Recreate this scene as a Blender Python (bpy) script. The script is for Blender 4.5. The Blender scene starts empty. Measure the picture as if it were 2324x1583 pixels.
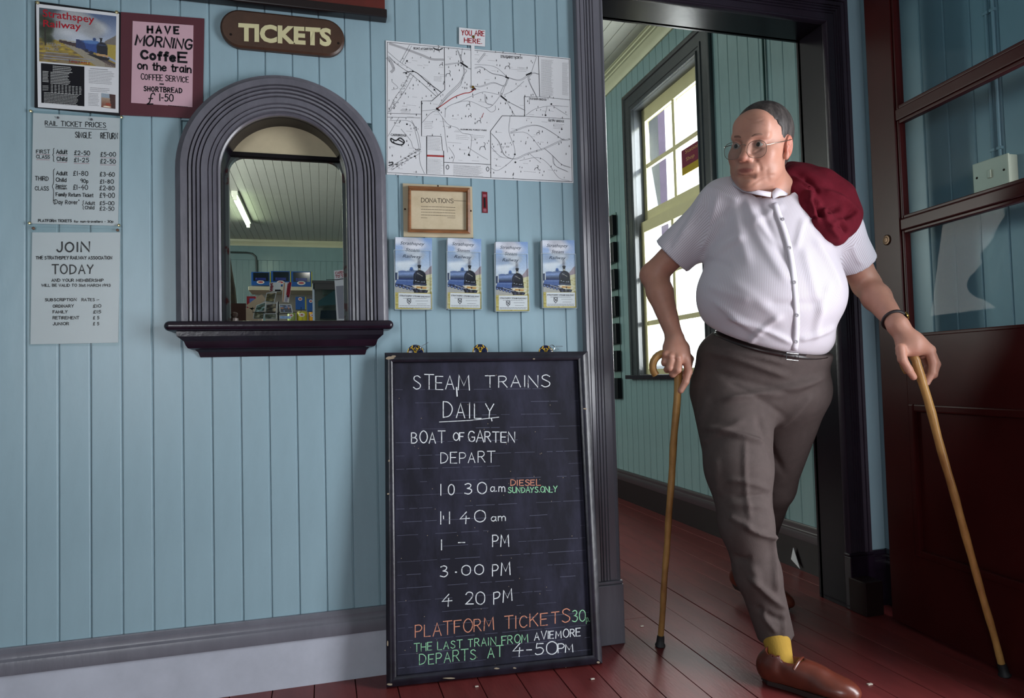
import bpy, bmesh, math, random
import numpy as np
from mathutils import Vector, Matrix
random.seed(7); rng = np.random.default_rng(11)
SC = bpy.context.scene
COL = SC.collection
# ------------------------------------------------------------------ camera
FPX = 1559.25
CAM = Vector((0, -2.2287, 0.92))
def cam_axes(y, p, r):
    cy, sy, cp, sp, cr, sr = math.cos(y), math.sin(y), math.cos(p), math.sin(p), math.cos(r), math.sin(r)
    f = Vector((sy*cp, cy*cp, sp)); rt = Vector((cy, -sy, 0)); up = rt.cross(f)
    return rt*cr + up*sr, -rt*sr + up*cr, f
CR, CU, CF = cam_axes(.26888062, .03822601, -.02635969)
cd = bpy.data.cameras.new('camera'); cam = bpy.data.objects.new('camera', cd); COL.objects.link(cam)
cd.sensor_width = 36; cd.lens = FPX/2324*36; cd.clip_start = .05
cam.matrix_world = Matrix(((CR.x, CU.x, -CF.x, CAM.x), (CR.y, CU.y, -CF.y, CAM.y), (CR.z, CU.z, -CF.z, CAM.z), (0, 0, 0, 1)))
SC.camera = cam
SC.view_settings.view_transform = 'Standard'; SC.view_settings.look = 'None'
SC.view_settings.gamma = 1; SC.view_settings.use_curve_mapping = False
SC.view_settings.exposure = 0.0
SC.cycles.max_bounces = 8; SC.cycles.use_denoising = True
# ------------------------------------------------------------------ sky, daylight and fill lights
w = bpy.data.worlds.new('overcast'); SC.world = w; w.use_nodes = True
bgn = w.node_tree.nodes['Background']; bgn.inputs[0].default_value = (0.93, 0.97, 1.0, 1); bgn.inputs[1].default_value = 3.2
def area(name, loc, target, sx, sy, power, col):
    l = bpy.data.lights.new(name, 'AREA'); l.shape = 'RECTANGLE'; l.size = sx; l.size_y = sy; l.energy = power; l.color = col
    o = bpy.data.objects.new(name, l); COL.objects.link(o); o.location = loc
    o.rotation_euler = (Vector(target)-Vector(loc)).to_track_quat('-Z', 'Y').to_euler(); return o
area('daylight_entrance', (2.14, -1.47, 1.0), (0, -1.2, .85), 0.84, 1.9, 76, (0.93, 0.96, 1.0))
area('daylight_rear_window', (-1.6, -4.3, 1.35), (0.4, 0, 0.5), 1.1, 1.4, 32, (0.93, 0.96, 1.0))
area('daylight_shop_window', (2.30, 1.64, 1.85), (0, 1.64, 1.5), 0.84, 1.8, 80, (0.97, 0.98, 1.0))
area('counter_fill', (-.1, .30, 2.6), (-.1, .75, 1.1), 0.3, 0.3, 9, (1.0, 0.98, 0.9))  # added fill above the hatch, out of view, to brighten the counter goods
area('shop_fill_light', (-2.6, 4.5, 2.2), (0.5, 4.5, 2.8), 1.6, 1.4, 130, (0.95, 1.0, 0.93))  # unseen fill inside the shop, aimed up to brighten walls and ceiling
# ------------------------------------------------------------------ materials
MATS = {}
def lin(c):
    if isinstance(c, str): c = tuple(int(c[i:i+2], 16)/255 for i in (0, 2, 4))
    return tuple((x/12.92 if x <= .04045 else ((x+.055)/1.055)**2.4) for x in c)
def mat(name, col, rough=.5, var=.12, vscale=6, bump=.0, bscale=60, spec=.5, metal=0, coat=0, stretch=None, col2=None, trans=0, emit=None, mixpow=None, alpha=1, sss=0):
    if name in MATS: return MATS[name]
    m = bpy.data.materials.new(name); m.use_nodes = True; nt = m.node_tree; N = nt.nodes; L = nt.links
    b = N['Principled BSDF']; c = lin(col)
    b.inputs['Roughness'].default_value = rough; b.inputs['Metallic'].default_value = metal
    b.inputs['Specular IOR Level'].default_value = spec; b.inputs['Coat Weight'].default_value = coat
    b.inputs['Coat Roughness'].default_value = .15
    if trans: b.inputs['Transmission Weight'].default_value = trans
    if alpha < 1: b.inputs['Alpha'].default_value = alpha
    if sss: b.inputs['Subsurface Weight'].default_value = sss; b.inputs['Subsurface Radius'].default_value = (.012, .004, .002); b.inputs['Subsurface Scale'].default_value = 1
    if emit: b.inputs['Emission Color'].default_value = (*lin(emit[0]), 1); b.inputs['Emission Strength'].default_value = emit[1]
    tc = N.new('ShaderNodeTexCoord'); src = tc.outputs['Object']
    if stretch:
        mp = N.new('ShaderNodeMapping'); mp.inputs['Scale'].default_value = stretch; L.new(src, mp.inputs[0]); src = mp.outputs[0]
    if var or col2:
        n = N.new('ShaderNodeTexNoise'); n.inputs['Scale'].default_value = vscale; n.inputs['Detail'].default_value = 6; n.inputs['Roughness'].default_value = .65
        L.new(src, n.inputs['Vector']); r = N.new('ShaderNodeValToRGB'); L.new(n.outputs[0], r.inputs[0])
        c2 = lin(col2) if col2 else tuple(x*(1+var) for x in c); c1 = c if col2 else tuple(x*(1-var) for x in c)
        r.color_ramp.elements[0].position = .32 if not mixpow else mixpow[0]; r.color_ramp.elements[1].position = .68 if not mixpow else mixpow[1]
        r.color_ramp.elements[0].color = (*c1, 1); r.color_ramp.elements[1].color = (*c2, 1)
        L.new(r.outputs[0], b.inputs['Base Color'])
    else: b.inputs['Base Color'].default_value = (*c, 1)
    if bump:
        n2 = N.new('ShaderNodeTexNoise'); n2.inputs['Scale'].default_value = bscale; n2.inputs['Detail'].default_value = 4
        L.new(src, n2.inputs['Vector']); bp = N.new('ShaderNodeBump'); bp.inputs['Strength'].default_value = bump; bp.inputs['Distance'].default_value = .002
        L.new(n2.outputs[0], bp.inputs['Height']); L.new(bp.outputs[0], b.inputs['Normal'])
    MATS[name] = m; return m
def flat(name, col, rough=.8, spec=.2): return mat(name, col, rough=rough, var=0, spec=spec)
def glass(name, tint='ffffff', rough=.0, k=1.0):
    m = bpy.data.materials.new(name); m.use_nodes = True; nt = m.node_tree; N = nt.nodes; L = nt.links
    N.remove(N['Principled BSDF']); t = N.new('ShaderNodeBsdfTransparent'); t.inputs[0].default_value = (*lin(tint), 1)
    g = N.new('ShaderNodeBsdfGlossy'); g.inputs['Roughness'].default_value = rough
    fr = N.new('ShaderNodeFresnel'); fr.inputs[0].default_value = 1.5; ge = N.new('ShaderNodeNewGeometry')
    sb = N.new('ShaderNodeMath'); sb.operation = 'SUBTRACT'; sb.inputs[0].default_value = k; L.new(ge.outputs['Backfacing'], sb.inputs[1]); sb.use_clamp = True
    mu = N.new('ShaderNodeMath'); mu.operation = 'MULTIPLY'; L.new(sb.outputs[0], mu.inputs[0]); L.new(fr.outputs[0], mu.inputs[1])
    mx = N.new('ShaderNodeMixShader'); L.new(mu.outputs[0], mx.inputs[0]); L.new(t.outputs[0], mx.inputs[1]); L.new(g.outputs[0], mx.inputs[2])
    L.new(mx.outputs[0], N['Material Output'].inputs[0]); return m
def vcol_mat(name, rough=.5, coat=0):
    m = bpy.data.materials.new(name); m.use_nodes = True; N = m.node_tree.nodes
    a = N.new('ShaderNodeVertexColor'); a.layer_name = 'Col'; m.node_tree.links.new(a.outputs[0], N['Principled BSDF'].inputs['Base Color'])
    N['Principled BSDF'].inputs['Roughness'].default_value = rough; N['Principled BSDF'].inputs['Coat Weight'].default_value = coat; return m
BLUE = mat('blue_board_paint', '8aa3ae', rough=.33, var=.06, vscale=9, bump=.25, bscale=35, spec=.4, stretch=(1, 1, .35))
TEAL = mat('green_blue_board_paint', '7b9799', rough=.2, var=.06, vscale=9, bump=.3, bscale=25, spec=.5, stretch=(1, 1, .35))
GREY = mat('grey_gloss_paint', '65646d', rough=.3, var=.1, vscale=14, bump=.35, bscale=70, stretch=(1, 1, .2))
DARKP = mat('dark_aubergine_paint', '1c121e', rough=.22, var=.3, vscale=12, bump=.25, bscale=60)
JAMB = mat('dark_olive_grey_gloss_paint', '151018', rough=.22, spec=.18, var=.12, vscale=8, bump=.12, bscale=25)
WHITE_SK = mat('scuffed_white_paint', 'aeb1bd', rough=.5, var=.12, vscale=4, bump=.2, bscale=30)
FLOORM = mat('red_floor_paint', '652a2a', rough=.38, spec=.35, var=.22, vscale=5, bump=.25, bscale=40, stretch=(3, .6, 1))
CREAM = mat('cream_paint', 'c4be90', rough=.4, var=.05, bump=.15)
CEIL = mat('ceiling_grey_paint', 'a8aaa2', rough=.4, var=.06, bump=.1)
CORN = mat('cornice_cream_paint', 'c6c9a9', rough=.35, var=.04)
BACKING = flat('shadow_gap_dark', '203038')
DOORM = mat('maroon_gloss_paint', '360f0f', rough=.3, spec=.15, var=.15, vscale=5, bump=.05, bscale=30)
PAPER = mat('white_paper', 'cfd0d4', rough=.6, var=.03, spec=.3)
INK = flat('black_ink', '17171c'); REDINK = flat('red_ink', '9c1f2c'); GREYINK = flat('grey_ink', '8d8d92')
BRASS = mat('worn_brass', '9a7c3c', rough=.3, metal=1, var=.1)
STEEL = mat('polished_steel', 'b9bcc0', rough=.2, metal=1, var=.05)
# ------------------------------------------------------------------ mesh helpers
def tag(o, label=None, cat=None, group=None, kind=None):
    if label: o['label'] = label
    if cat: o['category'] = cat
    if group: o['group'] = group
    if kind: o['kind'] = kind
    return o
def empty(name, loc=(0, 0, 0), label=None, cat=None, group=None, kind=None):
    o = bpy.data.objects.new(name, None); COL.objects.link(o); o.location = loc; o.empty_display_size = .05
    o['_e'] = 1
    bpy.context.view_layer.update(); del o['_e']; tag(o, label, cat, group, kind); return o
class MB:
    def __init__(s): s.v = []; s.f = []; s.mi = []; s.m = 0
    def add(s, vs, fs, mi=None):
        k = len(s.v); s.v += [tuple(v) for v in vs]; s.f += [tuple(i+k for i in f) for f in fs]; s.mi += [s.m if mi is None else mi]*len(fs); return s
    def box(s, a, b, bev=0, mi=None):
        x0, y0, z0 = (min(a[i], b[i]) for i in range(3)); x1, y1, z1 = (max(a[i], b[i]) for i in range(3))
        if not bev:
            return s.add([(x0,y0,z0),(x1,y0,z0),(x1,y1,z0),(x0,y1,z0),(x0,y0,z1),(x1,y0,z1),(x1,y1,z1),(x0,y1,z1)],
                  [(0,3,2,1),(4,5,6,7),(0,1,5,4),(1,2,6,5),(2,3,7,6),(3,0,4,7)], mi)
        bm = bmesh.new(); bmesh.ops.create_cube(bm, size=1)
        bmesh.ops.scale(bm, vec=(x1-x0, y1-y0, z1-z0), verts=bm.verts); bmesh.ops.translate(bm, vec=((x0+x1)/2, (y0+y1)/2, (z0+z1)/2), verts=bm.verts)
        bmesh.ops.bevel(bm, geom=bm.edges, offset=bev, segments=2, affect='EDGES', profile=.6)
        s.bm(bm, mi); return s
    def bm(s, bm, mi=None):
        bm.verts.index_update(); s.add([v.co[:] for v in bm.verts], [tuple(v.index for v in f.verts) for f in bm.faces], mi); bm.free(); return s
    def tube(s, pts, r, n=10, caps=True, mi=None):
        pts = [Vector(p) for p in pts]; rr = r if isinstance(r, (list, tuple)) else [r]*len(pts)
        t0 = (pts[1]-pts[0]).normalized(); a = t0.orthogonal().normalized(); vs = []
        for i, p in enumerate(pts):
            t = (pts[min(i+1, len(pts)-1)]-pts[max(i-1, 0)]).normalized(); a = (a-t*a.dot(t)).normalized(); b = t.cross(a)
            vs += [p+(a*math.cos(2*math.pi*j/n)+b*math.sin(2*math.pi*j/n))*rr[i] for j in range(n)]
        fs = [(i*n+j, i*n+(j+1)%n, (i+1)*n+(j+1)%n, (i+1)*n+j) for i in range(len(pts)-1) for j in range(n)]
        if caps: fs += [tuple(range(n))[::-1], tuple((len(pts)-1)*n+j for j in range(n))]
        return s.add(vs, fs, mi)
    def prism(s, poly, fn0, fn1, mi=None):
        n = len(poly); vs = [fn0(*p) for p in poly]+[fn1(*p) for p in poly]
        return s.add(vs, [tuple(range(n)), tuple(range(2*n-1, n-1, -1))]+[(i, n+i, n+(i+1)%n, (i+1)%n) for i in range(n)], mi)
    def sweep(s, prof, frames, closed_prof=True, caps=True, mi=None):
        # prof: (a,h); frames: (origin, A, H) with A,H vectors
        n = len(prof); vs = [o+A*a+H*h for (o, A, H) in frames for (a, h) in prof]; m = len(frames)
        fs = [(i*n+j, i*n+(j+1)%n, (i+1)*n+(j+1)%n, (i+1)*n+j) for i in range(m-1) for j in range(n if closed_prof else n-1)]
        if caps and closed_prof: fs += [tuple(range(n))[::-1], tuple((m-1)*n+j for j in range(n))]
        return s.add(vs, fs, mi)
    def lathe(s, prof, o, axis=(0, 0, 1), n=24, mi=None):
        ax = Vector(axis).normalized(); a = ax.orthogonal().normalized(); b = ax.cross(a); o = Vector(o); m = len(prof)
        vs = [o+ax*h+(a*math.cos(2*math.pi*j/n)+b*math.sin(2*math.pi*j/n))*r for (r, h) in prof for j in range(n)]
        fs = [(i*n+j, i*n+(j+1)%n, (i+1)*n+(j+1)%n, (i+1)*n+j) for i in range(m-1) for j in range(n)]
        fs += [tuple(range(n))[::-1], tuple((m-1)*n+j for j in range(n))]
        return s.add(vs, fs, mi)
    def mesh(s, name):
        me = bpy.data.meshes.new(name); me.from_pydata(s.v, [], s.f); me.polygons.foreach_set('material_index', s.mi)
        bm = bmesh.new(); bm.from_mesh(me); bmesh.ops.recalc_face_normals(bm, faces=bm.faces); bm.to_mesh(me); bm.free(); me.update(); return me
    def build(s, name, m=None, parent=None, smooth=False, raw=False):
        if raw:
            me = bpy.data.meshes.new(name); me.from_pydata(s.v, [], s.f); me.polygons.foreach_set('material_index', s.mi); me.update()
        else: me = s.mesh(name)
        o = link(name, me, m, parent, False)
        if smooth: auto_smooth(me, smooth if smooth is not True else 40)
        return o
def auto_smooth(me, deg=40):
    me.polygons.foreach_set('use_smooth', [True]*len(me.polygons))
    bm = bmesh.new(); bm.from_mesh(me); c = math.radians(deg)
    for e in bm.edges:
        if len(e.link_faces) == 2 and e.calc_face_angle(0) > c: e.smooth = False
    bm.to_mesh(me); bm.free()
def setparent(o, p):
    o.parent = p; o.matrix_parent_inverse = Matrix.Translation(-Vector(p.location)); return o
def link(name, me, m=None, parent=None, smooth=False):
    o = bpy.data.objects.new(name, me); COL.objects.link(o)
    if m is not None:
        for x in (m if isinstance(m, (list, tuple)) else [m]): me.materials.append(x)
    if smooth: me.polygons.foreach_set('use_smooth', [True]*len(me.polygons))
    if parent is not None: setparent(o, parent)
    return o
# a measured image point carried onto a real surface of the room (metres)
def ray(x, y): return CR*((x-1162)/FPX) - CU*((y-791.5)/FPX) + CF
def onplane(p, P0, n):
    r = ray(*p); n = Vector(n); return CAM + r*((Vector(P0)-CAM).dot(n)/r.dot(n))
def A(x, y, d=0.0): return onplane((x, y), (0, -d, 0), (0, 1, 0))       # ticket-office wall, d proud of it
def surfA(d): return lambda x, y: A(x, y, d)
# ------------------------------------------------------------------ lettering
G = {}
def _def(txt):
    for ln in txt.strip().split('\n'):
        ch, wd, st = ln.split(' ', 2)
        G[ch] = (float(wd), [(s[0] == '~', [tuple(map(float, p.split(','))) for p in s.lstrip('~').split()]) for s in st.split('|')])
_def('''A 4 0,0 2,6 4,0|0.8,2.2 3.2,2.2
B 3.8 0,0 0,6|~0,6 2.2,5.9 3.2,4.7 2.2,3.4 0,3.2|~0,3.2 2.6,3 3.7,1.6 2.4,0.2 0,0
C 3.8 ~3.7,4.9 2.6,5.9 1,5.6 0.1,3.8 0.1,2.2 1,0.5 2.5,0.1 3.8,1.1
D 4 0,0 0,6|~0,6 2,5.8 3.6,4.4 3.8,2.6 2.6,0.7 0,0
E 3.4 3.4,6 0,6 0,0 3.4,0|0,3.1 2.8,3.1
F 3.4 3.4,6 0,6 0,0|0,3.1 2.6,3.1
G 4 ~3.7,5 2.6,5.9 1,5.6 0.1,3.8 0.1,2.2 1,0.4 2.6,0 3.8,1 3.9,2.6|2.2,2.6 4,2.6
H 3.8 0,0 0,6|3.8,0 3.8,6|0,3.1 3.8,3.1
I 0.4 0.2,0 0.2,6
J 2.6 ~2.4,6 2.4,2 1.8,0.3 0.8,0.1 0,1.2
K 3.7 0,0 0,6|3.6,6 0,2.6|1.2,3.6 3.7,0
L 3.2 0,6 0,0 3.2,0
M 4.8 0,0 0.4,6 2.4,1.8 4.4,6 4.8,0
N 4 0,0 0,6 4,0 4,6
O 4.2 ~2.1,6 0.6,5 0,3 0.6,1 2.1,0 3.6,1 4.2,3 3.6,5 2.1,6
P 3.4 0,0 0,6|~0,6 2.4,5.9 3.4,4.5 2.4,3 0,2.8
Q 4.2 ~2.1,6 0.6,5 0,3 0.6,1 2.1,0 3.6,1 4.2,3 3.6,5 2.1,6|2.6,1.6 4.3,-0.6
R 3.7 0,0 0,6|~0,6 2.4,5.9 3.3,4.6 2.4,3.2 0,3|1.6,3 3.7,0
S 3.4 ~3.3,5.2 2,6 0.5,5.5 0.4,4.2 2,3.1 3.3,2 3,0.6 1.4,0 0,0.8
T 4 0,6 4,6|2,6 2,0
U 3.8 ~0,6 0,2 0.9,0.2 2,0 3.1,0.3 3.8,2 3.8,6
V 4 0,6 2,0 4,6
W 5.4 0,6 1.3,0 2.7,4.5 4.1,0 5.4,6
Y 3.8 0,6 1.9,3|3.8,6 1.9,3 1.6,0
0 3.8 ~1.9,6 0.4,5 0,3 0.4,1 1.9,0 3.4,1 3.8,3 3.4,5 1.9,6
1 0.6 0.3,0 0.3,6
2 3.4 ~0.1,4.8 1,5.9 2.6,5.7 3.1,4.2 1.8,2 0,0.1|0,0.1 3.4,0.1
3 3.2 ~0.2,5.4 1.6,6 2.8,5.2 2.4,3.8 1.2,3.2|~1.2,3.2 2.9,2.6 3.1,1.2 1.8,0 0,0.5
4 3.8 2.6,6 0,2.2 3.8,2.4|2.5,3.8 2.3,-0.6
5 3.3 3.2,6 0.6,6 0.4,3.5|~0.4,3.5 2.2,3.8 3.3,2.4 2.6,0.5 0.8,0 0,0.6
6 3.4 ~2.8,6 1,4.6 0.1,2.4 0.5,0.6 1.8,0 3.2,0.8 3.2,2.5 1.8,3.3 0.4,2.4
7 3.3 0,6 3.3,6 1.2,0
8 3.4 ~1.7,6 0.4,5 0.9,3.6 2.6,2.7 3.3,1.3 1.7,0 0.1,1.3 0.8,2.7 2.5,3.6 3,5 1.7,6
9 3.4 ~3.1,4.6 2,5.9 0.5,5.3 0.3,3.7 1.6,2.8 3,3.8 3.1,4.8 2.9,2 2.2,0
£ 3.6 ~3.4,5 2.4,6 1.2,5.2 1.3,3 1.2,1 0,0|0,0 3.4,0.1|0.2,3 2.6,3
- 2.2 0.2,2.6 2,2.6
_ 5 0,2.9 5,2.9
. 0.5 0.1,0.1 0.4,0.3
: 0.5 0.1,0.8 0.4,1|0.1,3.2 0.4,3.4
+ 0.5 0.1,2.5 0.4,2.8
" 1 0.1,6 0.1,5|0.8,6 0.8,5
{ 1.4 ~1.4,7 0.8,6.4 0.9,4 0.2,3 0.9,2 0.8,-0.4 1.4,-1
a 3 ~2.8,3.6 1.2,4 0.1,2.4 0.4,0.5 1.6,0.1 2.8,1.6|2.8,4 2.8,0.6 3.2,0
b 3 0,6 0,0|~0,1 1.2,0 2.8,0.9 2.8,3 1.4,4 0,3
c 2.6 ~2.6,3.4 1.4,4 0.2,2.8 0.2,1 1.4,0 2.7,0.7
d 3 2.9,6 2.9,0|~2.9,3.2 1.5,4 0.1,2.7 0.2,0.9 1.5,0 2.9,1
e 2.8 ~0.2,2.1 2.7,2.3 2.3,3.6 1.2,4 0.1,2.6 0.3,0.8 1.5,0 2.8,0.7
f 2 ~2.2,5.7 1.3,6 0.9,4.8 0.9,0|0,3.7 2,3.7
g 3 2.9,4 2.9,-0.5|~2.9,-0.5 1.6,-2 0.2,-1.4|~2.9,3.2 1.5,4 0.1,2.7 0.2,0.9 1.5,0 2.9,1
h 2.8 0,6 0,0|~0,2.8 1.4,4 2.7,3 2.8,0
i 0.4 0.2,4 0.2,0|0.2,5.2 0.25,5.6
l 0.5 0.2,6 0.2,0.3 0.5,0
m 4.2 0,4 0,0|~0,2.8 1,4 2,3 2.1,0|~2.1,2.8 3.1,4 4.1,3 4.2,0
n 2.8 0,4 0,0|~0,2.8 1.4,4 2.7,3 2.8,0
o 2.9 ~1.4,4 0.2,3 0.2,1 1.4,0 2.7,1 2.7,3 1.4,4
p 2.8 0,4 0,-2|~0,1 1.2,0 2.7,0.9 2.7,3 1.4,4 0,3
r 2 0,4 0,0|~0,2.4 0.9,3.8 2,3.8
s 2.4 ~2.3,3.5 1.2,4 0.3,3.2 1.2,2.1 2.2,1.2 1.6,0.1 0.1,0.4
t 2 ~1,5.6 0.9,1.2 1.3,0 2.1,0.3|0,3.9 2,3.9
u 2.8 ~0,4 0.1,1 1.2,0 2.7,1.2|2.8,4 2.8,0
v 2.6 0,4 1.3,0 2.6,4
y 2.8 0,4 1.4,0.4|~2.8,4 1.4,0.2 0.6,-1.8 0,-2
k 2.6 0,6 0,0|2.4,4 0,1.6|1,2.5 2.6,0
z 2.4 0,4 2.4,4 0,0 2.4,0''')
def catmull(pts, n=5):
    P = [np.array(p, float) for p in pts]; out = []
    Q = [2*P[0]-P[1]]+P+[2*P[-1]-P[-2]]
    if np.allclose(P[0], P[-1]): Q[0] = P[-2]; Q[-1] = P[1]
    for i in range(1, len(Q)-2):
        for k in range(n):
            t = k/n; a, b, c, d = Q[i-1], Q[i], Q[i+1], Q[i+2]
            out.append(.5*(2*b+(c-a)*t+(2*a-5*b+4*c-d)*t*t+(3*b-a-3*c+d)*t**3))
    out.append(P[-1]); return out
def ribbon(mb, pts, wd, surf, mi=0):
    P = [np.array(p, float) for p in pts]; n = len(P)
    if n < 2: return
    vs = []
    for i in range(n):
        t = P[min(i+1, n-1)]-P[max(i-1, 0)]; L = np.hypot(*t)
        if L < 1e-9: t = np.array([1., 0]); L = 1
        t = t/L; nn = np.array([-t[1], t[0]])
        k = 1.0
        if 0 < i < n-1:
            a = P[i]-P[i-1]; a = a/max(np.hypot(*a), 1e-9); k = min(1/max(abs(a@t), .5), 1.6)
        e = 0
        q = P[i]
        if i == 0: q = q-t*wd*.35
        if i == n-1: q = q+t*wd*.35
        vs += [surf(*(q+nn*wd/2*k)), surf(*(q-nn*wd/2*k))]
    mb.add(vs, [(2*i, 2*i+1, 2*i+3, 2*i+2) for i in range(n-1)], mi)
def wtext(mb, s, p0, p1, h, wd, surf, mi=0, gap=1.5, jit=.12, slant=0, space=3.0):
    """hand lettering: s from p0 to p1 (baseline), h = cap height, wd = stroke width, all in image measure, laid on surf"""
    adv = 0; pos = []
    for ch in s:
        if ch == ' ': adv += space; pos.append(None); continue
        pos.append(adv); adv += G[ch][0]+gap
    adv = max(adv-gap, .1); p0 = np.array(p0, float); d = (np.array(p1, float)-p0); L = np.hypot(*d); u = d/L; sc = L/adv
    up = np.array([0, -1.0])
    for ch, x in zip(s, pos):
        if x is None: continue
        jx, jy = (random.uniform(-jit, jit) for _ in range(2)); js = 1+random.uniform(-jit, jit)*.4
        for sm, st in G[ch][1]:
            pp = catmull(st) if sm else st
            ribbon(mb, [p0+u*(x+a*js+jx+slant*b)*sc+up*(b*js+jy)*h/6 for a, b in pp], wd, surf, mi)
def ftext(mb, s, p0, p1, h, surf, mi=0, shear=0, bold=0, up=(0, -1)):
    """printed lettering with the built-in font"""
    cu = bpy.data.curves.new('t', 'FONT'); cu.body = s; cu.shear = shear; cu.offset = bold; cu.resolution_u = 3
    o = bpy.data.objects.new('t', cu); COL.objects.link(o); bpy.context.view_layer.update()
    me = bpy.data.meshes.new_from_object(o); co = np.array([v.co[:2] for v in me.vertices]); fs = [tuple(p.vertices) for p in me.polygons]
    bpy.data.objects.remove(o); bpy.data.curves.remove(cu); bpy.data.meshes.remove(me)
    x0, x1 = co[:, 0].min(), co[:, 0].max(); ch = .73
    p0 = np.array(p0, float); d = np.array(p1, float)-p0; up = np.array(up, float)
    vs = [surf(*(p0+d*(a-x0)/(x1-x0)+up*b/ch*h)) for a, b in co]
    mb.add(vs, fs, mi)
def textblock(mb, x0, y0, x1, y1, rows, surf, mi=0, wd=1.0, fill=.85, slope=0):
    """rows of print too small to read"""
    for r in range(rows):
        y = y0+(y1-y0)*(r+.5)/rows; x = x0; xe = x0+(x1-x0)*random.uniform(fill, 1)
        while x < xe:
            l = random.uniform(2, 7)*(x1-x0)/80+1
            ribbon(mb, [(x, y+slope*(x-x0)), (min(x+l, xe), y+slope*(min(x+l, xe)-x0))], wd, surf, mi); x += l+1.2
def quadslab(mb, c, surf, th, mi=0, front=None):
    """c: four image corners TL,TR,BR,BL on surf(d): a thin slab of thickness th"""
    a = [surf(*p) for p in c]; n = (a[1]-a[0]).cross(a[3]-a[0]).normalized()
    if n.dot(CAM-a[0]) < 0: n = -n
    b = [p-n*th for p in a]
    mb.add(a+b, [(0, 1, 2, 3), (7, 6, 5, 4), (0, 4, 5, 1), (1, 5, 6, 2), (2, 6, 7, 3), (3, 7, 4, 0)], mi)
def surfP(P0, n, d=0):
    n = Vector(n).normalized(); P = Vector(P0)+n*d
    return lambda x, y: onplane((x, y), P, n)
def lighten(s, d):  # same surface shifted d towards the room for wall A surfaces
    return surfA(d)
# raster print: a grid of coloured cells
def raster(name, img, corners, surf, m, parent=None):
    H, W, _ = img.shape; c = [np.array(p, float) for p in corners]; vs = []
    for j in range(H+1):
        for i in range(W+1):
            u, v = i/W, j/H; vs.append(surf(*((c[0]*(1-u)+c[1]*u)*(1-v)+(c[3]*(1-u)+c[2]*u)*v)))
    k = W+1; fs = [(j*k+i, j*k+i+1, (j+1)*k+i+1, (j+1)*k+i) for j in range(H) for i in range(W)]
    me = bpy.data.meshes.new(name); me.from_pydata(vs, [], fs)
    ca = me.color_attributes.new('Col', 'FLOAT_COLOR', 'CORNER')
    rgb = np.clip(img, 0, 1); rgb = np.where(rgb <= .04045, rgb/12.92, ((rgb+.055)/1.055)**2.4).reshape(-1, 3)
    ca.data.foreach_set('color', np.repeat(np.c_[rgb, np.ones(len(rgb))], 4, axis=0).astype(np.float32).ravel())
    return link(name, me, m, parent)
class Paint:
    def __init__(s, W, H, bg):
        s.W, s.H = W, H; s.im = np.zeros((H, W, 3))+np.array(bg); yy, xx = np.mgrid[0:H, 0:W]; s.x = (xx+.5)/W; s.y = (yy+.5)/H
        g = rng.random((H, W)); s.n = g
    def blend(s, m, c): c = np.array([int(c[i:i+2], 16)/255 for i in (0, 2, 4)]) if isinstance(c, str) else np.array(c); s.im = s.im*(1-m[..., None])+c*m[..., None]
    def grad(s, y0, y1, c0, c1, x0=0, x1=1):
        t = np.clip((s.y-y0)/(y1-y0), 0, 1)[..., None]; a, b = (np.array([int(c[i:i+2], 16)/255 for i in (0, 2, 4)]) for c in (c0, c1))
        m = ((s.y >= y0) & (s.y <= y1) & (s.x >= x0) & (s.x <= x1))[..., None]; s.im = np.where(m, a*(1-t)+b*t, s.im)
    def ell(s, cx, cy, rx, ry, c, soft=.15, a=1):
        d = np.sqrt(((s.x-cx)/rx)**2+((s.y-cy)/ry)**2); s.blend(np.clip((1+soft-d)/(2*soft), 0, 1)*a, c)
    def poly(s, P, c, a=1):
        ins = np.zeros(s.x.shape, bool); n = len(P)
        for i in range(n):
            (x0, y0), (x1, y1) = P[i], P[(i+1) % n]
            if y0 == y1: continue
            k = ((y0 > s.y) != (y1 > s.y)) & (s.x < (x1-x0)*(s.y-y0)/(y1-y0)+x0); ins ^= k
        s.blend(ins*float(a), c)
    def line(s, p, q, wd, c, a=1):
        p, q = np.array(p), np.array(q); d = q-p; t = np.clip(((s.x-p[0])*d[0]+(s.y-p[1])*d[1])/(d@d), 0, 1)
        r = np.hypot(s.x-p[0]-t*d[0], (s.y-p[1]-t*d[1])*s.H/s.W); s.blend(np.clip((wd-r)/(wd*.5), 0, 1)*a, c)
    def noise(s, amp): s.im = s.im+(s.n-.5)[..., None]*amp
# ================================================================== THE ROOM
OX0, OX1, OZ = .973, 1.912, 2.265          # doorway opening
AXC, ASP, AR = -.106, 1.56, .310            # ticket window: centre, spring height, outer radius of casing
CEILZ, XR = 3.1, 2.115
BW = .0808
def board_mesh(wd, z0, z1, cache={}):
    k = (round(wd, 4), round(z0, 3), round(z1, 3))
    if k in cache: return cache[k]
    pr = [(0, .012), (0, .004), (.0008, .004), (.0024, .0002), (.004, 0), (wd-.0055, 0), (wd-.0042, .0012), (wd-.0034, .0006), (wd-.0018, .0008), (wd-.0008, .004), (wd, .004), (wd, .012)]
    mb = MB().prism(pr, lambda x, y: (x, y, z0), lambda x, y: (x, y, z1)); cache[k] = mb.mesh('board'); return cache[k]
def board(me, m, M, parent):
    o = bpy.data.objects.new('board', me)
    if not me.materials: me.materials.append(m)
    COL.objects.link(o); o.parent = parent; o.matrix_parent_inverse = Matrix.Translation(-Vector(parent.location)); o.matrix_basis = M; return o
wf = empty('wall_front', kind='structure')
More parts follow.
